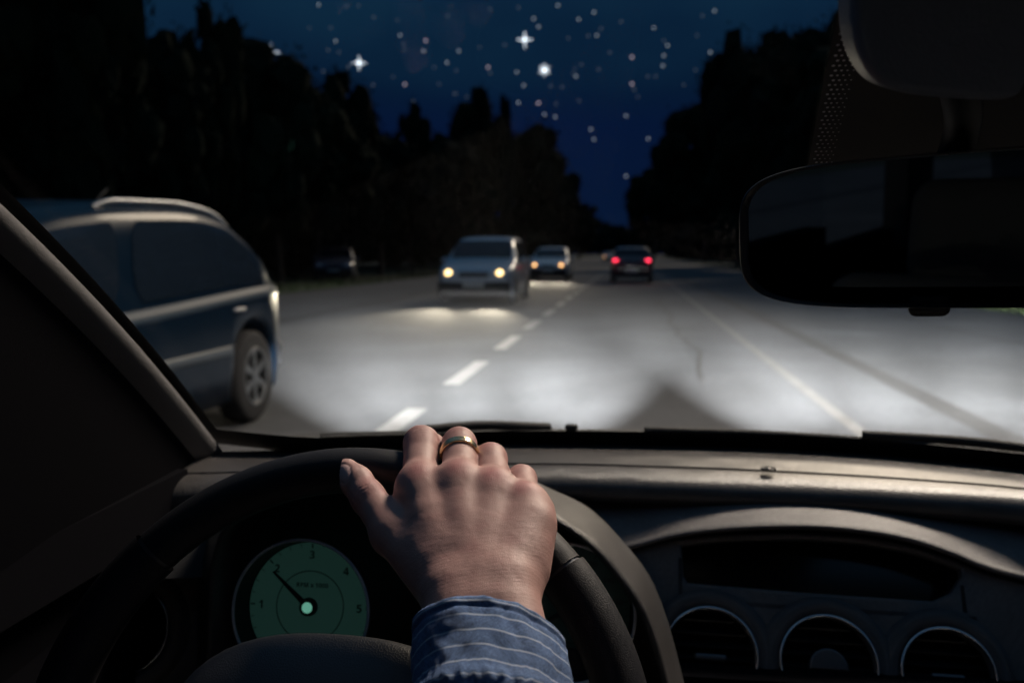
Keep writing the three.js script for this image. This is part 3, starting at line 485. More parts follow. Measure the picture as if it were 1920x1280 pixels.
{ // left end of the dash with its own round vent
  const c = at(238, 1178, .80), n = V(.18, .35, 1).normalize(), x = V(0, 1, 0).cross(n).normalize(), y = n.clone().cross(x), mat = new THREE.Matrix4().makeBasis(x, y, n).setPosition(c), r = .041;
  const sh = new THREE.Shape(); sh.moveTo(-.18, -.3); sh.lineTo(-.18, .05); sh.bezierCurveTo(-.1, .13, .0, .135, .075, .13); sh.lineTo(.082, .02); sh.lineTo(.09, -.3); sh.closePath();
  const p = new THREE.Path(); p.absarc(0, 0, r, 0, Math.PI * 2, true); sh.holes.push(p);
  inCar('side_panel', new THREE.ExtrudeGeometry(sh, { depth: .006, bevelEnabled: true, bevelThickness: .006, bevelSize: .006, bevelSegments: 4, curveSegments: 40 }).translate(0, 0, -.012).applyMatrix4(mat), M.panel);
  ventAt(0, 0, r, mat, 'tab');
  inCar('switch_trim', new THREE.TorusGeometry(.052, .003, 8, 40, 1.5).rotateZ(.85).translate(0, -.105, .004).applyMatrix4(mat), M.satin);
  // filler between the side panel and the pad
  inCar('dash_end', grid(12, 4, (u, v) => { const x = mix(-.47, -.335, u), [d, y] = rowE(x); return [x, y - .002 - .05 * v * v, -d - .02 + .07 * v, x, v * .2]; }), M.dark, dash);
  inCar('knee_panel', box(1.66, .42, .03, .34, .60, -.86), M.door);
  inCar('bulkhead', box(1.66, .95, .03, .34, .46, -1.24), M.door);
  inCar('floor_pan', box(1.66, .04, 3.4, .34, .18, .38), M.carpet);
}
// steering wheel
{
  const C = V(-.1710, EYE - .2955, -.4975), t = 28 * Math.PI / 180, wx = V(1, 0, 0), wy = V(0, Math.cos(t), -Math.sin(t)), wn = V(0, Math.sin(t), Math.cos(t)), mat = new THREE.Matrix4().makeBasis(wx, wy, wn).setPosition(C), T = g => g.applyMatrix4(mat), R = .1755;
  const arc = (a0, a1, r, ry = r, n = 60) => { const g = grid(22, n, (u, v) => { const a = mix(a0, a1, v) * Math.PI / 180, b = u * Math.PI * 2, q = R + Math.cos(b) * r; return [Math.sin(a) * q, Math.cos(a) * q, Math.sin(b) * ry, u * .1, v * (a1 - a0) * Math.PI / 180 * R]; }, true); return T(g); };
  const w = inCar('steering_wheel', arc(-47.5, 48.5, .0145, .0155), M.leather);
  inCar('grip', arc(49.2, 131, .0160, .0170), M.leather, w); inCar('grip', arc(-131, -48.2, .0160, .0170), M.leather, w); inCar('lower_rim', arc(131.6, 228.4, .0145, .0155), M.leather, w);
  for (const a of [-48, 49, 131.3, 228.7]) inCar('rim_seam', arc(a - .5, a + .5, .0135, .0145, 2), M.satinDark, w);
  const hub = grid(56, 22, (u, v) => { const a = u * Math.PI * 2, rr = Math.sin(v * Math.PI / 2), ca = Math.cos(a), sa = Math.sin(a), k = Math.pow(Math.pow(Math.abs(ca), 2.5) + Math.pow(Math.abs(sa), 2.5), -1 / 2.5); const X = ca * k * rr * .098, Y = sa * k * rr * .075; return [X, Y - .002, .012 + .038 * Math.pow(Math.cos(v * Math.PI / 2), .8) - .04 * smooth(.85, 1, v), X, Y]; }, true);
  inCar('hub_cover', T(hub), M.hub, w);
  for (const s of [-1, 1]) inCar('spoke', T(new RoundedBoxGeometry(.10, .06, .02, 4, .009).translate(s * .125, -.02, -.004)), M.leather, w);
  inCar('spoke', T(new RoundedBoxGeometry(.06, .10, .02, 4, .009).translate(0, -.125, -.004)), M.leather, w);
  inCar('column', T(new THREE.CylinderGeometry(.04, .055, .30, 24).rotateX(Math.PI / 2).translate(0, 0, -.17)), M.black, w);
  for (const s of [-1, 1]) inCar('stalk', T(tube([V(s * .03, .0, -.05), V(s * .10, .012, -.05), V(s * .16, .02, -.045)], .006, 12, 8)), M.black, w);
}
// windscreen, pillars, roof, doors
const baseL = at(372, 812, .955), topL = V(-.335, EYE + .150, -.225), baseR = V(1.10, EYE - .235, -.93), topR = V(1.02, EYE + .150, -.225);
const glassPt = (u, v) => {   // u left..right, v base..header
  const x0 = mix(baseL.x, baseR.x, u), [d0, y0] = off(rowB, .004, .006)(x0), e = 4 * u * (1 - u), b = V(x0, mix(mix(baseL.y, baseR.y, u), y0, smooth(0, .12, Math.min(u, 1 - u))), -mix(.955, d0, smooth(0, .2, Math.min(u, 1 - u)))), q = V(mix(topL.x, topR.x, u), topL.y + .012 * e, topL.z - .07 * e);
  return b.lerp(q, v).add(V(0, .035 * Math.sin(Math.PI * v) * (.4 + .6 * e), -.012 * Math.sin(Math.PI * v)));
};
{
  const glass = inCar('windscreen', grid(40, 24, (u, v) => { const p = glassPt(u, v); return [p.x, p.y, p.z]; }), M.glass);
  const lift = (p, k) => p.clone().add(V(0, -k * .9, k * .45));
  inCar('screen_border', grid(60, 3, (u, v) => { const p = lift(glassPt(u, -.03 + v * .065), .003); return [p.x, p.y, p.z]; }), M.black, glass);
  inCar('screen_border', grid(3, 40, (u, v) => { const p = lift(glassPt(-.004 + u * .022, v), .003); return [p.x, p.y, p.z]; }), M.black, glass);
  inCar('screen_border', grid(3, 40, (u, v) => { const p = lift(glassPt(.99 + u * .014, v), .003); return [p.x, p.y, p.z]; }), M.black, glass);
  // printed patch behind the mirror with a band of pale dots along its left edge
  const onGlass = (px, py) => { let best = null, bd = 9; for (let i = 0; i <= 120; i++) for (let j = 0; j <= 60; j++) { const p = glassPt(.3 + i / 240, .4 + j / 60 * .55), q = p.clone().sub(camera.position); const [a, b] = slope(px, py), e = Math.hypot(q.x / -q.z - a, q.y / -q.z - b); if (e < bd) { bd = e; best = [.3 + i / 240, .4 + j / 60 * .55]; } } return best; };
  const p0 = onGlass(1512, 310), p1 = onGlass(1578, -20), uOf = v => p0[0] + (p1[0] - p0[0]) * (v - p0[1]) / (p1[1] - p0[1]), vA = p0[1] - .03, vB = .985;
  inCar('screen_print', grid(10, 20, (u, v) => { const vv = mix(vA, vB, v), p = lift(glassPt(uOf(vv) + u * .17, vv), .003); return [p.x, p.y, p.z]; }), M.black, glass);
  const dots = []; const dg = new THREE.CircleGeometry(.00085, 7);
  for (let j = 0; j < 74; j++) for (let i = 0; i < 4; i++) { const vv = mix(vA, vB, j / 74), p = lift(glassPt(uOf(vv) + .002 + (i + (j % 2) * .5) * .0021, vv), .0045), g = dg.clone(); g.scale(1 - i * .15, 1 - i * .15, 1); g.lookAt(V(0, -.9, .45)); g.translate(p.x, p.y, p.z); dots.push(g); }
  const dm = inCar('print_dots', mergeGeometries(dots), M.dots, glass); dm.userData.kind = 'stuff';
  // scuttle and wipers outside the glass
  const out = (x, k, dy) => { const [d, y] = rowB(x); return V(x, y + dy, -d - k); };
  inCar('scuttle', grid(50, 4, (u, v) => { const x = mix(-.40, 1.08, u), p = out(x, .035 + v * .09, .006 - v * .012); return [p.x, p.y, p.z]; }), M.rubber);
  for (const [a, b, h] of [[.55, .02, .004], [-.12, -.36, .0]]) { const wp = inCar('wiper', tube([0, .25, .5, .75, 1].map(t => out(mix(a, b, t), .05 + .02 * t, h)), .005, 20, 6), M.rubber); inCar('wiper_arm', tube([out(a + .02, .10, .0), out(mix(a, b, .25), .075, h + .008), out(mix(a, b, .5), .058, h + .007)], .006, 12, 6), M.rubber, wp);  }
  inCar('washer_jet', new RoundedBoxGeometry(.016, .008, .014, 3, .0035).translate(...out(-.07, .06, .008).toArray()), M.rubber);
  // left pillar trim: a rounded strip along the edge of the glass
  const pillar = (sgn, name) => grid(12, 30, (u, v) => { const g = glassPt(sgn < 0 ? .012 : .988, v), k = mix(1, .52, v), p = g.clone().add(V(-sgn * (.016 * Math.sin(Math.PI * Math.pow(u, .8)) - .004 + .002 * u) * k, (-.006 - .034 * u) * k, (.004 + .014 * u) * k)); return [p.x, p.y, p.z, u * .06, v * .9]; });
  inCar('pillar_trim', pillar(-1), M.trim); inCar('pillar_trim', pillar(1), M.trim);
  const flare = at(330, 858, .90);
  const sail = (sgn) => grid(6, 30, (u, v) => { const g = glassPt(sgn < 0 ? .012 : .988, v), k = mix(1, .52, v), p = g.clone().add(V(sgn * .002 * k, -.040 * k, .018 * k)); const q = V(sgn < 0 ? -.47 : 1.15, EYE - .40, p.z + .06); p.lerp(q, u); return [p.x, p.y, p.z]; });
  inCar('added_dark_panel', sail(-1), M.door); inCar('added_dark_panel', sail(1), M.door);  // sail panels, enlarged and black, added over the window area to keep it dark
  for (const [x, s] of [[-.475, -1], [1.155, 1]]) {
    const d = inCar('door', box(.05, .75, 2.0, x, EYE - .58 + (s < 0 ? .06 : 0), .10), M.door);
    inCar('side_glass', box(.004, .34, 1.5, x - s * .0, EYE - .03, .40), M.glass, d);
    inCar('door_sill', box(.035, .05, 1.9, x - s * .03, EYE - .235, .10), M.door, d);
    inCar('middle_pillar', box(.06, .46, .10, x - s * .02, EYE - .02, .42), M.trim);
    inCar('rear_side', box(.05, .80, 1.3, x, EYE - .6, 1.55), M.door);
    inCar('rear_pillar', box(.06, .46, .26, x - s * .03, EYE - .02, 1.75), M.trim);
  }
  inCar('roof', grid(16, 24, (u, v) => { const e = 4 * u * (1 - u), z = mix(-.225 - .07 * e, 1.95, v), x = mix(-.335, 1.02, u) + (u - .5) * .14 * smooth(0, .2, v); return [x, EYE + .152 + .012 * e + .05 * Math.sin(Math.PI * clamp(v * .9)), z]; }), M.headliner);
  inCar('roof_skin', grid(16, 24, (u, v) => { const e = 4 * u * (1 - u), z = mix(-.24 - .07 * e, 1.97, v), x = mix(-.36, 1.045, u) + (u - .5) * .14 * smooth(0, .2, v); return [x, EYE + .185 + .012 * e + .05 * Math.sin(Math.PI * clamp(v * .9)), z]; }), M.ownPaint);
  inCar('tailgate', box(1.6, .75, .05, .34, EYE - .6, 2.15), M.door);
  inCar('rear_glass', grid(6, 6, (u, v) => [mix(-.3, .98, u), mix(EYE - .22, EYE + .16, v), mix(2.15, 1.95, v)]), M.tint);
  for (const x of [0, .68]) for (const z of [.30, 1.25]) {
    const s = inCar('seat', new RoundedBoxGeometry(.5, .16, .5, 4, .06).translate(x, EYE - .78, z - .22), M.fabric);
    inCar('seat_back', new RoundedBoxGeometry(.48, .62, .13, 4, .05).rotateX(.30).translate(x, EYE - .46, z + .14), M.fabric, s);
    inCar('head_rest', new RoundedBoxGeometry(.26, .17, .09, 4, .04).rotateX(.2).translate(x, EYE - .10 - (z > 1 ? .04 : 0), z + .26), M.fabric, s);
  }
}
// rear-view mirror and its mount
{
  const c = at(1744, 418, .50), n = V(-.27, -.062, 1).normalize(), x = V(0, 1, 0).cross(n).normalize(), y = n.clone().cross(x), roll = -.0;
  const mat = new THREE.Matrix4().makeBasis(x, y, n).setPosition(c).multiply(new THREE.Matrix4().makeRotationZ(.035));
  const shape = (w, hL, hR, rad) => { const s = new THREE.Shape(), N = 80, pts = []; for (let k = 0; k < N; k++) { const a = k / N * Math.PI * 2, ca = Math.cos(a), sa = Math.sin(a), p = 2 / rad, X = Math.sign(ca) * Math.pow(Math.abs(ca), p) * w, h = mix(hL, hR, (X / w + 1) / 2); pts.push(new THREE.Vector2(X, Math.sign(sa) * Math.pow(Math.abs(sa), p) * h)); } s.setFromPoints(pts); return s; };
  const W = .094;
  const hs = shape(W, .037, .040, 4.2), sections = [[.006, .955], [.010, .985], [.008, 1.0], [-.004, 1.005], [-.018, .97], [-.032, .84], [-.040, .55], [-.042, .02]];
  const pts = hs.getPoints(), geo = grid(pts.length - 1, sections.length - 1, (u, v) => { const p = pts[Math.round(u * (pts.length - 1))], [z, k] = sections[Math.round(v * (sections.length - 1))]; return [p.x * k, (p.y - .004) * (p.y < 0 ? k : k) , z]; }, true).applyMatrix4(mat);
  const m = inCar('rear_view_mirror', geo, M.mirrorCase);
  const gl = shape(W * .95, .0315, .0345, 4.4), gg = new THREE.ShapeGeometry(gl, 40).translate(0, .001, .0055).applyMatrix4(mat);
  inCar('mirror_glass', gg, M.mirror, m);
  inCar('mirror_tab', new RoundedBoxGeometry(.02, .012, .02, 3, .004).translate(0, -.042, -.008).applyMatrix4(mat), M.black, m);
  const a = at(1800, 262, .52), b = at(1800, 150, .45);
  inCar('mirror_arm', tube([c.clone().addScaledVector(n, -.03), a, b], .009, 16, 12), M.black, m);
  // sensor housing on the glass above the mirror
  const sp = [[1606, -70], [1602, 0], [1606, 60], [1622, 115], [1655, 158], [1710, 178], [1780, 186], [1850, 190], [1905, 188], [1935, 160], [1945, 60], [1940, -70]];
  const o = at(1760, 70, .405), gx = V(1, 0, 0), gy = V(0, .55, .84).normalize(), gn = gx.clone().cross(gy).normalize();   // lies along the raked glass, facing down and back
  const fn = V(0, -.25, 1).normalize(), fx = V(1, 0, 0), fy = fn.clone().cross(fx), pm = new THREE.Matrix4().makeBasis(fx, fy, fn).setPosition(o);
  const loc = sp.map(([px, py]) => { const e = V(0, EYE, 0), d = at(px, py, 1).sub(e), t = o.clone().sub(e).dot(fn) / d.dot(fn), p = d.multiplyScalar(t).add(e).sub(o); return new THREE.Vector2(p.dot(fx), p.dot(fy)); });
  const shp = new THREE.Shape(); shp.setFromPoints(new THREE.SplineCurve([...loc, loc[0]]).getPoints(90));
  const cover = inCar('sensor_cover', new THREE.ExtrudeGeometry(shp, { depth: .02, bevelEnabled: true, bevelThickness: .006, bevelSize: .004, bevelOffset: -.004, bevelSegments: 5 }).translate(0, 0, -.03).applyMatrix4(pm), M.cover);
}
// bonnet, nose and headlamps in front of the windscreen, below the line of sight
{
  inCar('bonnet', grid(24, 16, (u, v) => { const k = u * 2 - 1, z = -1.28 - v * 1.12; return [.34 + k * mix(.74, .66, v), .885 - .05 * v - .16 * v * v - .05 * k * k, z]; }), M.ownPaint);
  inCar('nose', new RoundedBoxGeometry(1.62, .30, .20, 4, .07).translate(.34, .40, -2.40), M.ownPaint);
  inCar('wing', new RoundedBoxGeometry(.12, .42, 1.1, 4, .05).translate(-.41, .56, -1.78), M.ownPaint); inCar('wing', new RoundedBoxGeometry(.12, .42, 1.1, 4, .05).translate(1.09, .56, -1.78), M.ownPaint);
  for (const s of [-1, 1]) {
    const x = .34 + s * .60, y = .63, z = -2.30;
    const h = inCar('headlamp', new THREE.CylinderGeometry(.075, .06, .08, 28, 1, true).rotateX(Math.PI / 2).translate(x, y, z + .05), M.satin);
    inCar('bulb', new THREE.CircleGeometry(.05, 28).rotateY(Math.PI).translate(x, y, z + .03), M.ownLamp, h);
    inCar('cut_off_shield', grid(2, 2, (u, v) => [x + (u - .5) * .40, y + mix(.010, -.0046, v), z - mix(.0, .16, v)]), M.black, h);
    for (const [yaw, I] of s < 0 ? [[-21, BEAM], [-14.5, BEAM], [-8, BEAM], [-1.5, BEAM * 1.4]] : [[1.5, BEAM * 1.4], [8, BEAM * 1.1], [14.5, BEAM * 1.1], [22, BEAM * 1.1]]) {
      const a = (yaw) * Math.PI / 180, l = new THREE.SpotLight(lin(1, .99, .97), I, 0, 9 * Math.PI / 180, 1, 2);
      l.position.set(x, y, z).sub(ownBase); l.target.position.set(x + Math.sin(a) * 10, y - .21, z - Math.cos(a) * 10).sub(ownBase); l.castShadow = true; l.shadow.radius = .15; own.add(l, l.target);
    }
  }
}

// ───────────────────────── the driver's right hand and arm
{
  const rim = x => { const C = V(-.1710, EYE - .2955, -.4975), t = 28 * Math.PI / 180, s = clamp((x - C.x) / .1755, -1, 1), c = Math.sqrt(1 - s * s) * .1755; return V(x, C.y + c * Math.cos(t), C.z - c * Math.sin(t)); };
  const NB = V(.06, .84, .53).normalize();
  const wrist = at(906, 1152, .470), elbow = V(-.012, EYE - .345, -.245), shoulder = V(.17, EYE - .17, .03);
  const fore = elbow.clone().sub(wrist).normalize(), across = V(1, 0, 0).addScaledVector(fore, -fore.x).normalize();
  const prims = { palm: [], fingers: [] }, knuckles = [], creases = [], mcps = [];
  const bone = (a, b, ra, rb) => ({ a, d: b.clone().sub(a), l2: a.distanceToSquared(b), ra, rb });
  const fing = [[787, 916, .5465, .0125, 790, 833, .588, .0113], [862, 910, .5450, .0122, 861, 834, .589, .0107], [929, 924, .5430, .0116, 920, 861, .586, .0100], [986, 948, .5380, .0105, 978, 899, .577, .0088]];
  const carpal = [[868, 1098], [893, 1092], [922, 1092], [948, 1098]];
  fing.forEach(([mx, my, md, mr, px, py, pd, pr], i) => {
    const mcp = at(mx, my, md), pip = at(px, py, pd), rc = rim(pip.x), dip = rc.clone().add(V(.001, .012, -.0345)), tip = rc.clone().add(V(.002, -.012, -.0245)), base = at(...carpal[i], .490);
    const f = [bone(mcp, pip, mr * .93, pr), bone(pip, dip, pr * .98, pr * .88), bone(dip, tip, pr * .88, pr * .78)];
    f.push(bone(pip.clone().addScaledVector(V(0, .8, .5), .0008), pip.clone().lerp(mcp, .12).addScaledVector(V(0, .8, .5), .0012), pr * .96, pr * .93));
    prims.fingers.push(f); prims.palm.push(bone(base, mcp, .0155, mr * .98));
    prims.palm.push(bone(mcp.clone().addScaledVector(NB, .0016), mcp.clone().addScaledVector(NB, .0015).lerp(pip, .10), mr * .80, mr * .78));   // knuckle
    prims.palm.push(bone(base.clone().addScaledVector(NB, .0072), mcp.clone().addScaledVector(NB, .0035), .0072, .0066));   // tendon
    prims.palm.push(bone(base.clone().addScaledVector(NB, -.010), mcp.clone().addScaledVector(NB, -.005), .013, mr * .85));   // palm side
    prims.palm.push(bone(mcp.clone().addScaledVector(NB, .0008), mcp.clone().lerp(base, .75).addScaledVector(NB, .0005), mr * .97, .0150)); mcps.push(mcp);
    knuckles.push(mcp.clone().addScaledVector(NB, .010)); creases.push({ c: pip.clone(), ax: pip.clone().sub(mcp).normalize() });
  });
  prims.palm.push(bone(at(835, 1088, .492), at(800, 985, .520), .013, .011), bone(at(965, 1085, .492), at(1000, 985, .522), .0135, .0125), bone(at(985, 1070, .500), at(1003, 965, .535), .012, .011));
  for (let i = 0; i < 3; i++) { const a = mcps[i].clone().lerp(at(905, 1092, .492), .06).addScaledVector(NB, -.0012), b = mcps[i + 1].clone().lerp(at(905, 1092, .492), .06).addScaledVector(NB, -.0012); prims.palm.push(bone(a, b, .0118, .0112)); }
  const cmc = at(838, 1100, .490), tmcp = at(737, 1000, .5255), tip1 = at(690, 932, .545), tipT = at(650, 883, .5585);
  prims.palm.push(bone(cmc, tmcp, .0165, .0128), bone(at(860, 1060, .500), at(757, 985, .532), .013, .0075));
  prims.fingers.push([bone(tmcp, tip1, .0124, .0098), bone(tip1, at(668, 903, .553), .0100, .0098), bone(at(668, 903, .553), tipT, .0098, .0080), bone(tip1.clone().addScaledVector(V(-.6, .3, .7), .0012), tip1.clone().addScaledVector(V(-.6, .3, .7), .0010).lerp(tipT, .1), .0095, .0092)]);
  creases.push({ c: tip1.clone(), ax: tipT.clone().sub(tmcp).normalize() }); knuckles.push(tip1.clone());
  for (const s of [-1, 1]) prims.palm.push(bone(wrist.clone().addScaledVector(across, s * .0125).addScaledVector(fore, -.012), wrist.clone().addScaledVector(across, s * .014).addScaledVector(fore, .10), .0185, .0225));
  prims.palm.push(bone(at(900, 1090, .492), wrist, .019, .0195));
  const sd = (b, x, y, z) => { const px = x - b.a.x, py = y - b.a.y, pz = z - b.a.z, h = clamp((px * b.d.x + py * b.d.y + pz * b.d.z) / b.l2), qx = px - b.d.x * h, qy = py - b.d.y * h, qz = pz - b.d.z * h; return Math.sqrt(qx * qx + qy * qy + qz * qz) - (b.ra + (b.rb - b.ra) * h); };
  const smin = (a, b, k) => { const h = clamp(.5 + .5 * (b - a) / k); return b + (a - b) * h - k * h * (1 - h); };
  function field(x, y, z) {
    let p = 1; for (const b of prims.palm) p = p > .9 ? sd(b, x, y, z) : smin(p, sd(b, x, y, z), .0085);
    let fm = 1; for (const f of prims.fingers) { let d = 1; for (const b of f) d = d > .9 ? sd(b, x, y, z) : smin(d, sd(b, x, y, z), .0035); fm = fm > .9 ? d : smin(fm, d, .0012); }
    let d = smin(p, fm, .0065);
    if (Math.abs(d) < .004) {
      for (const c of creases) { const rx = x - c.c.x, ry = y - c.c.y, rz = z - c.c.z, t = rx * c.ax.x + ry * c.ax.y + rz * c.ax.z, q = Math.sqrt(rx * rx + ry * ry + rz * rz); if (q < .018 && Math.abs(t) < .009) { const w = 1 - Math.abs(t) / .009; d += .00032 * w * w * Math.pow(.5 + .5 * Math.sin(t * 2600 + 3 * perlin.noise(x * 240, y * 240, z * 240)), 3); } }
      d += .00025 * fbm(x * 130, y * 130, z * 130, 3) + .0005 * perlin.noise(x * 60 + 4, y * 60, z * 60);
      const e = nailAt(x, y, z); if (e < 3) d += .0005 * Math.exp(-(((e - 1) / .22) ** 2));
      // fine skin folds running across the back of the hand and the wrist
      const l = (x - wrist.x) * fore.x + (y - wrist.y) * fore.y + (z - wrist.z) * fore.z;
      d += .00003 * Math.sin(l * 2500 + 5 * fbm(x * 70, y * 70, z * 70, 2)) * smooth(-.075, -.02, l);
    }
    return d;
  }
  const nailC = at(646, 888, .5495), nailL = tipT.clone().sub(tip1).normalize(), nailN = V(-.5, .3, .8).normalize(), nailW = nailL.clone().cross(nailN).normalize();
  const nailAt = (x, y, z) => { const q = V(x, y, z).sub(nailC); return q.lengthSq() > .00016 ? 9 : (q.dot(nailL) / .0072) ** 2 + (q.dot(nailW) / .0052) ** 2; };
  // surface nets
  const lo = V(-.178, EYE - .255, -.632), hi = V(.005, EYE - .085, -.385), h = .0013, nx = Math.ceil((hi.x - lo.x) / h), ny = Math.ceil((hi.y - lo.y) / h), nz = Math.ceil((hi.z - lo.z) / h);
  const F = new Float32Array((nx + 1) * (ny + 1) * (nz + 1)).fill(1), at3 = (i, j, k) => (k * (ny + 1) + j) * (nx + 1) + i, B = 6;
  for (let k = 0; k <= nz; k += B) for (let j = 0; j <= ny; j += B) for (let i = 0; i <= nx; i += B) {
    const c = field(lo.x + (i + B / 2) * h, lo.y + (j + B / 2) * h, lo.z + (k + B / 2) * h), far = Math.abs(c) > B * h * 1.15 + .004;
    for (let kk = k; kk < Math.min(k + B, nz + 1); kk++) for (let jj = j; jj < Math.min(j + B, ny + 1); jj++) for (let ii = i; ii < Math.min(i + B, nx + 1); ii++) F[at3(ii, jj, kk)] = far ? c : field(lo.x + ii * h, lo.y + jj * h, lo.z + kk * h);
  }
  const id = new Int32Array(F.length).fill(-1), P = [], Nn = [], Cc = [], U = [], I = [];
  const e1 = across.clone(), e2 = fore.clone().negate();
  for (let k = 0; k < nz; k++) for (let j = 0; j < ny; j++) for (let i = 0; i < nx; i++) {
    let m = 0, n = 0, sx = 0, sy = 0, sz = 0; const v = [];
    for (let c = 0; c < 8; c++) { const f = F[at3(i + (c & 1), j + (c >> 1 & 1), k + (c >> 2))]; v.push(f); if (f < 0) m |= 1 << c; }
    if (m === 0 || m === 255) continue;
    for (let c = 0; c < 8; c++) for (const b of [1, 2, 4]) if (!(c & b)) { const o = c | b; if ((v[c] < 0) !== (v[o] < 0)) { const t = v[c] / (v[c] - v[o]); sx += (c & 1) + (b === 1 ? t : 0); sy += (c >> 1 & 1) + (b === 2 ? t : 0); sz += (c >> 2) + (b === 4 ? t : 0); n++; } }
    const x = lo.x + (i + sx / n) * h, y = lo.y + (j + sy / n) * h, z = lo.z + (k + sz / n) * h; id[at3(i, j, k)] = P.length / 3; P.push(x, y, z);
    const e = .0007, g = V(field(x + e, y, z) - field(x - e, y, z), field(x, y + e, z) - field(x, y - e, z), field(x, y, z + e) - field(x, y, z - e)).normalize(); Nn.push(g.x, g.y, g.z);
    const q = V(x, y, z); let red = 0; for (const kn of knuckles) red = Math.max(red, 1 - smooth(.003, .014, q.distanceTo(kn)));
    let finger = 0; for (const c of creases) finger = Math.max(finger, 1 - smooth(.008, .022, q.distanceTo(c.c)));
    const bl = .5 + fbm(x * 90, y * 90, z * 90, 3), fre = smooth(.25, .5, fbm(x * 420 + 3, y * 420, z * 420, 2)), r = clamp(red * .9 + finger * .35 + (bl - .5) * .5);
    const nail = nailAt(x, y, z) < 1 ? 1.6 : 0;
    Cc.push(mix(.405, .42, r) * (1 - .08 * fre) + nail * .04, mix(.238, .172, r) * (1 - .14 * fre) + nail * .05, mix(.212, .165, r) * (1 - .16 * fre) + nail * .06);
    q.sub(wrist); U.push(q.dot(e1), q.dot(e2) + q.dot(NB) * .6);
  }
  const quad = (a, b, c, d, flip) => { if (a < 0 || b < 0 || c < 0 || d < 0) return; flip ? I.push(a, c, b, a, d, c) : I.push(a, b, c, a, c, d); };
  for (let k = 1; k < nz; k++) for (let j = 1; j < ny; j++) for (let i = 1; i < nx; i++) {
    const a = F[at3(i, j, k)] < 0;
    if (a !== F[at3(i + 1, j, k)] < 0) quad(id[at3(i, j - 1, k - 1)], id[at3(i, j, k - 1)], id[at3(i, j, k)], id[at3(i, j - 1, k)], !a);
    if (a !== F[at3(i, j + 1, k)] < 0) quad(id[at3(i - 1, j, k - 1)], id[at3(i - 1, j, k)], id[at3(i, j, k)], id[at3(i, j, k - 1)], !a);
    if (a !== F[at3(i, j, k + 1)] < 0) quad(id[at3(i - 1, j - 1, k)], id[at3(i, j - 1, k)], id[at3(i, j, k)], id[at3(i - 1, j, k)], !a);
  }
  const g = new THREE.BufferGeometry(); g.setAttribute('position', new THREE.Float32BufferAttribute(P, 3)); g.setAttribute('normal', new THREE.Float32BufferAttribute(Nn, 3)); g.setAttribute('color', new THREE.Float32BufferAttribute(Cc, 3)); g.setAttribute('uv', new THREE.Float32BufferAttribute(U, 2)); g.setIndex(I);
  const skin = phys(1, 1, 1, .48, { vertexColors: true, bumpMap: rep(skinBump, 34), bumpScale: .0001, specularIntensity: .7, sheen: .25, sheenRoughness: .5, sheenColor: lin(.5, .28, .22) });
  const person = thing('person', 'driver\'s right arm in a striped blue denim shirt, hand over the wheel', 'person', elbow.toArray());
  const local = geo => geo.translate(-elbow.x, -elbow.y, -elbow.z);
  part('hand', local(g), skin, person);

  // thumb nail edge is in the skin; the ring sits on the middle finger
  const [mx, my, md, , px, py, pd] = fing[1], a = at(mx, my, md), b = at(px, py, pd), ax = b.clone().sub(a).normalize(), rc = a.clone().lerp(b, .74);
  const ring = thing('finger_ring', 'triple-banded gold ring on the middle finger', 'ring', rc.toArray());
  ring.quaternion.setFromUnitVectors(V(0, 0, 1), ax);
  for (const k of [-1, 0, 1]) part('band', new THREE.TorusGeometry(.0117, .00115, 12, 72).translate(0, 0, k * .0017), M.gold, ring);

  // cuff and sleeve
  const den = (stripeV) => tex(512, (u, v) => {
    const s = stripeV ? v : u, o = stripeV ? u : v, per = (s * 5 + .02 * tileNoise(u, v, 3, 6, 2)) % 1, wv = Math.sin((u * 90 + v * 90) * Math.PI * 2) * .5 + .5, wl = tileNoise(u, v, 40, 2, 3), big = tileNoise(u, v, 4, 5, 3);
    const st = smooth(.07, .04, Math.abs(per - .5)) * (.75 + .25 * Math.sin(o * 160 * Math.PI * 2)), k = .72 + .22 * wv + .35 * wl + .22 * big;
    return [mix(.42 * k, .88, st * .9), mix(.53 * k, .91, st * .9), mix(.72 * k, .95, st * .9)];
  }, true);
  const dB = tex(256, (u, v) => { const e = .5 + .35 * Math.sin((u * 45 + v * 45) * Math.PI * 2) + .4 * tileNoise(u, v, 30, 2, 3); return [e, e, e]; });
  const cuffMat = phys(1, 1, 1, .9, { map: rep(den(true), 1 / .042), bumpMap: rep(dB, 1 / .021), bumpScale: .00025, sheen: .3, sheenRoughness: .6, sheenColor: lin(.3, .4, .6) });
  const sleeveMat = phys(1, 1, 1, .9, { map: rep(den(false), 1 / .042), bumpMap: rep(dB, 1 / .021), bumpScale: .00025, sheen: .3, sheenRoughness: .6, sheenColor: lin(.3, .4, .6) });
  const up = across.clone().cross(fore).normalize(); if (up.y < 0) up.negate();
  const ringPt = (c, dirF, dirA, dirU, th, rx, ry) => c.clone().addScaledVector(dirA, Math.cos(th) * rx).addScaledVector(dirU, Math.sin(th) * ry);
  const st = wrist.clone().addScaledVector(fore, .014);
  const cl = .052, rx0 = .0385, ry0 = .0325;
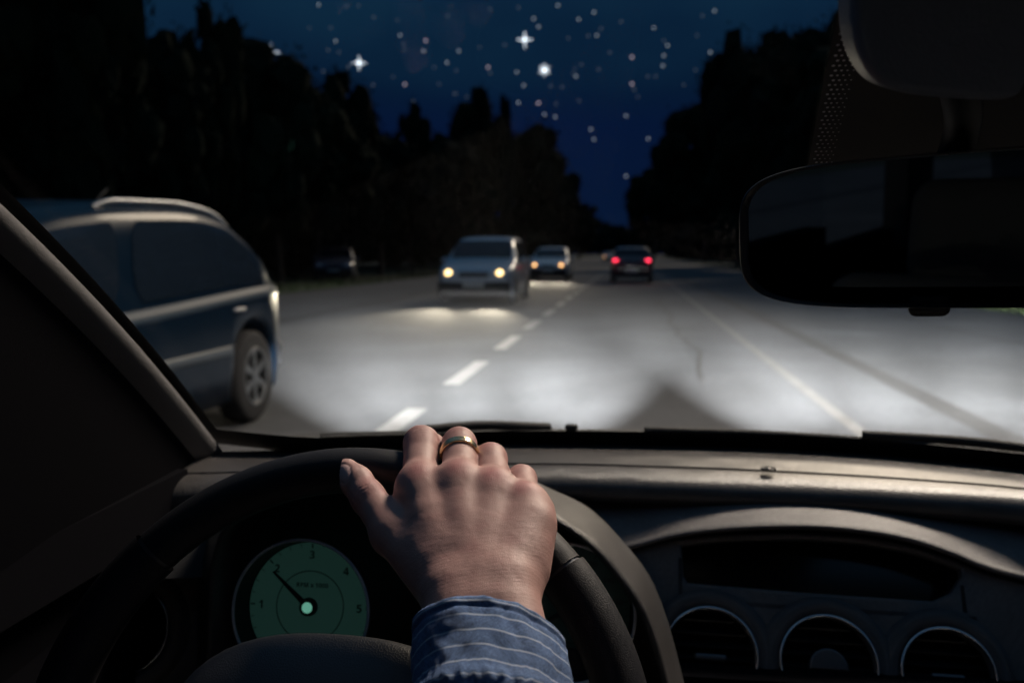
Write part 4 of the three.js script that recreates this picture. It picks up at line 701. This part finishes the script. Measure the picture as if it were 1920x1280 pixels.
  const cuff = grid(120, 60, (u, v) => {
    const th = u * Math.PI * 2, inside = v < .16, t = inside ? 0 : (v - .16) / .84, l = inside ? (.16 - v) / .16 * .02 : t * cl;
    let r = 1 + .03 * t; const wob = .0030 * fbm(Math.cos(th) * 3 + 4, Math.sin(th) * 3, l * 60, 3) + .0007 * Math.sin(th * 3 + 1) + (inside ? -.0026 : 0) + (inside ? 0 : -.0013 * Math.exp(-(((l - .007) / .0012) ** 2)) - .0022 * smooth(.0025, 0, l));
    const puck = smooth(.03, .05, l) * .0010 * Math.sin(th * 41 + 9 * fbm(th * 2, l * 90, 2, 2)) + .0028 * smooth(.036, .046, l) * Math.sin(Math.PI * clamp((l - .036) / .016));
    const skew = l - .010 * Math.cos(th - 2.6) + .002 * fbm(Math.cos(th) * 2, Math.sin(th) * 2, 7, 2), c = st.clone().addScaledVector(fore, skew);
    const p = ringPt(c, fore, across, up, th, rx0 * r + wob + puck, ry0 * r + wob + puck);
    return [p.x, p.y, p.z, th * .034, l];
  }, true);
  const cu = part('cuff', local(cuff), cuffMat, person);
  const axis = new THREE.CatmullRomCurve3([st.clone().addScaledVector(fore, cl - .012), st.clone().addScaledVector(fore, cl + .03), wrist.clone().lerp(elbow, .62), elbow.clone().addScaledVector(fore, -.02), elbow.clone().lerp(shoulder, .25), elbow.clone().lerp(shoulder, .65), shoulder]);
  const sl = grid(96, 160, (u, v) => {
    const th = u * Math.PI * 2, c = axis.getPoint(v), tg = axis.getTangent(v), A = across.clone().addScaledVector(tg, -across.dot(tg)).normalize(), Uu = A.clone().cross(tg).normalize(); if (Uu.dot(up) < 0) Uu.negate();
    const l = v * .6, first = smooth(.0, .03, l), rr = mix(.0345, .05, smooth(0, .5, v)) + .0045 * first * Math.sin(Math.PI * clamp(l / .08));
    const fold = .004 * first * fbm(Math.cos(th) * 2.2, Math.sin(th) * 2.2 + l * 9, l * 40, 3) + .0009 * smooth(.03, 0, l) * Math.sin(th * 37 + 8 * fbm(th, l * 50, 1, 2)) + .003 * first * Math.sin(l * 150 + 2 * Math.sin(th)) * smooth(.2, .03, l);
    const p = ringPt(c, tg, A, Uu, th, rr * 1.08 + fold, rr * .92 + fold);
    return [p.x, p.y, p.z, th * .038, l];
  }, true);
  part('sleeve', local(sl), sleeveMat, person);
}
renderer.render(scene, camera);
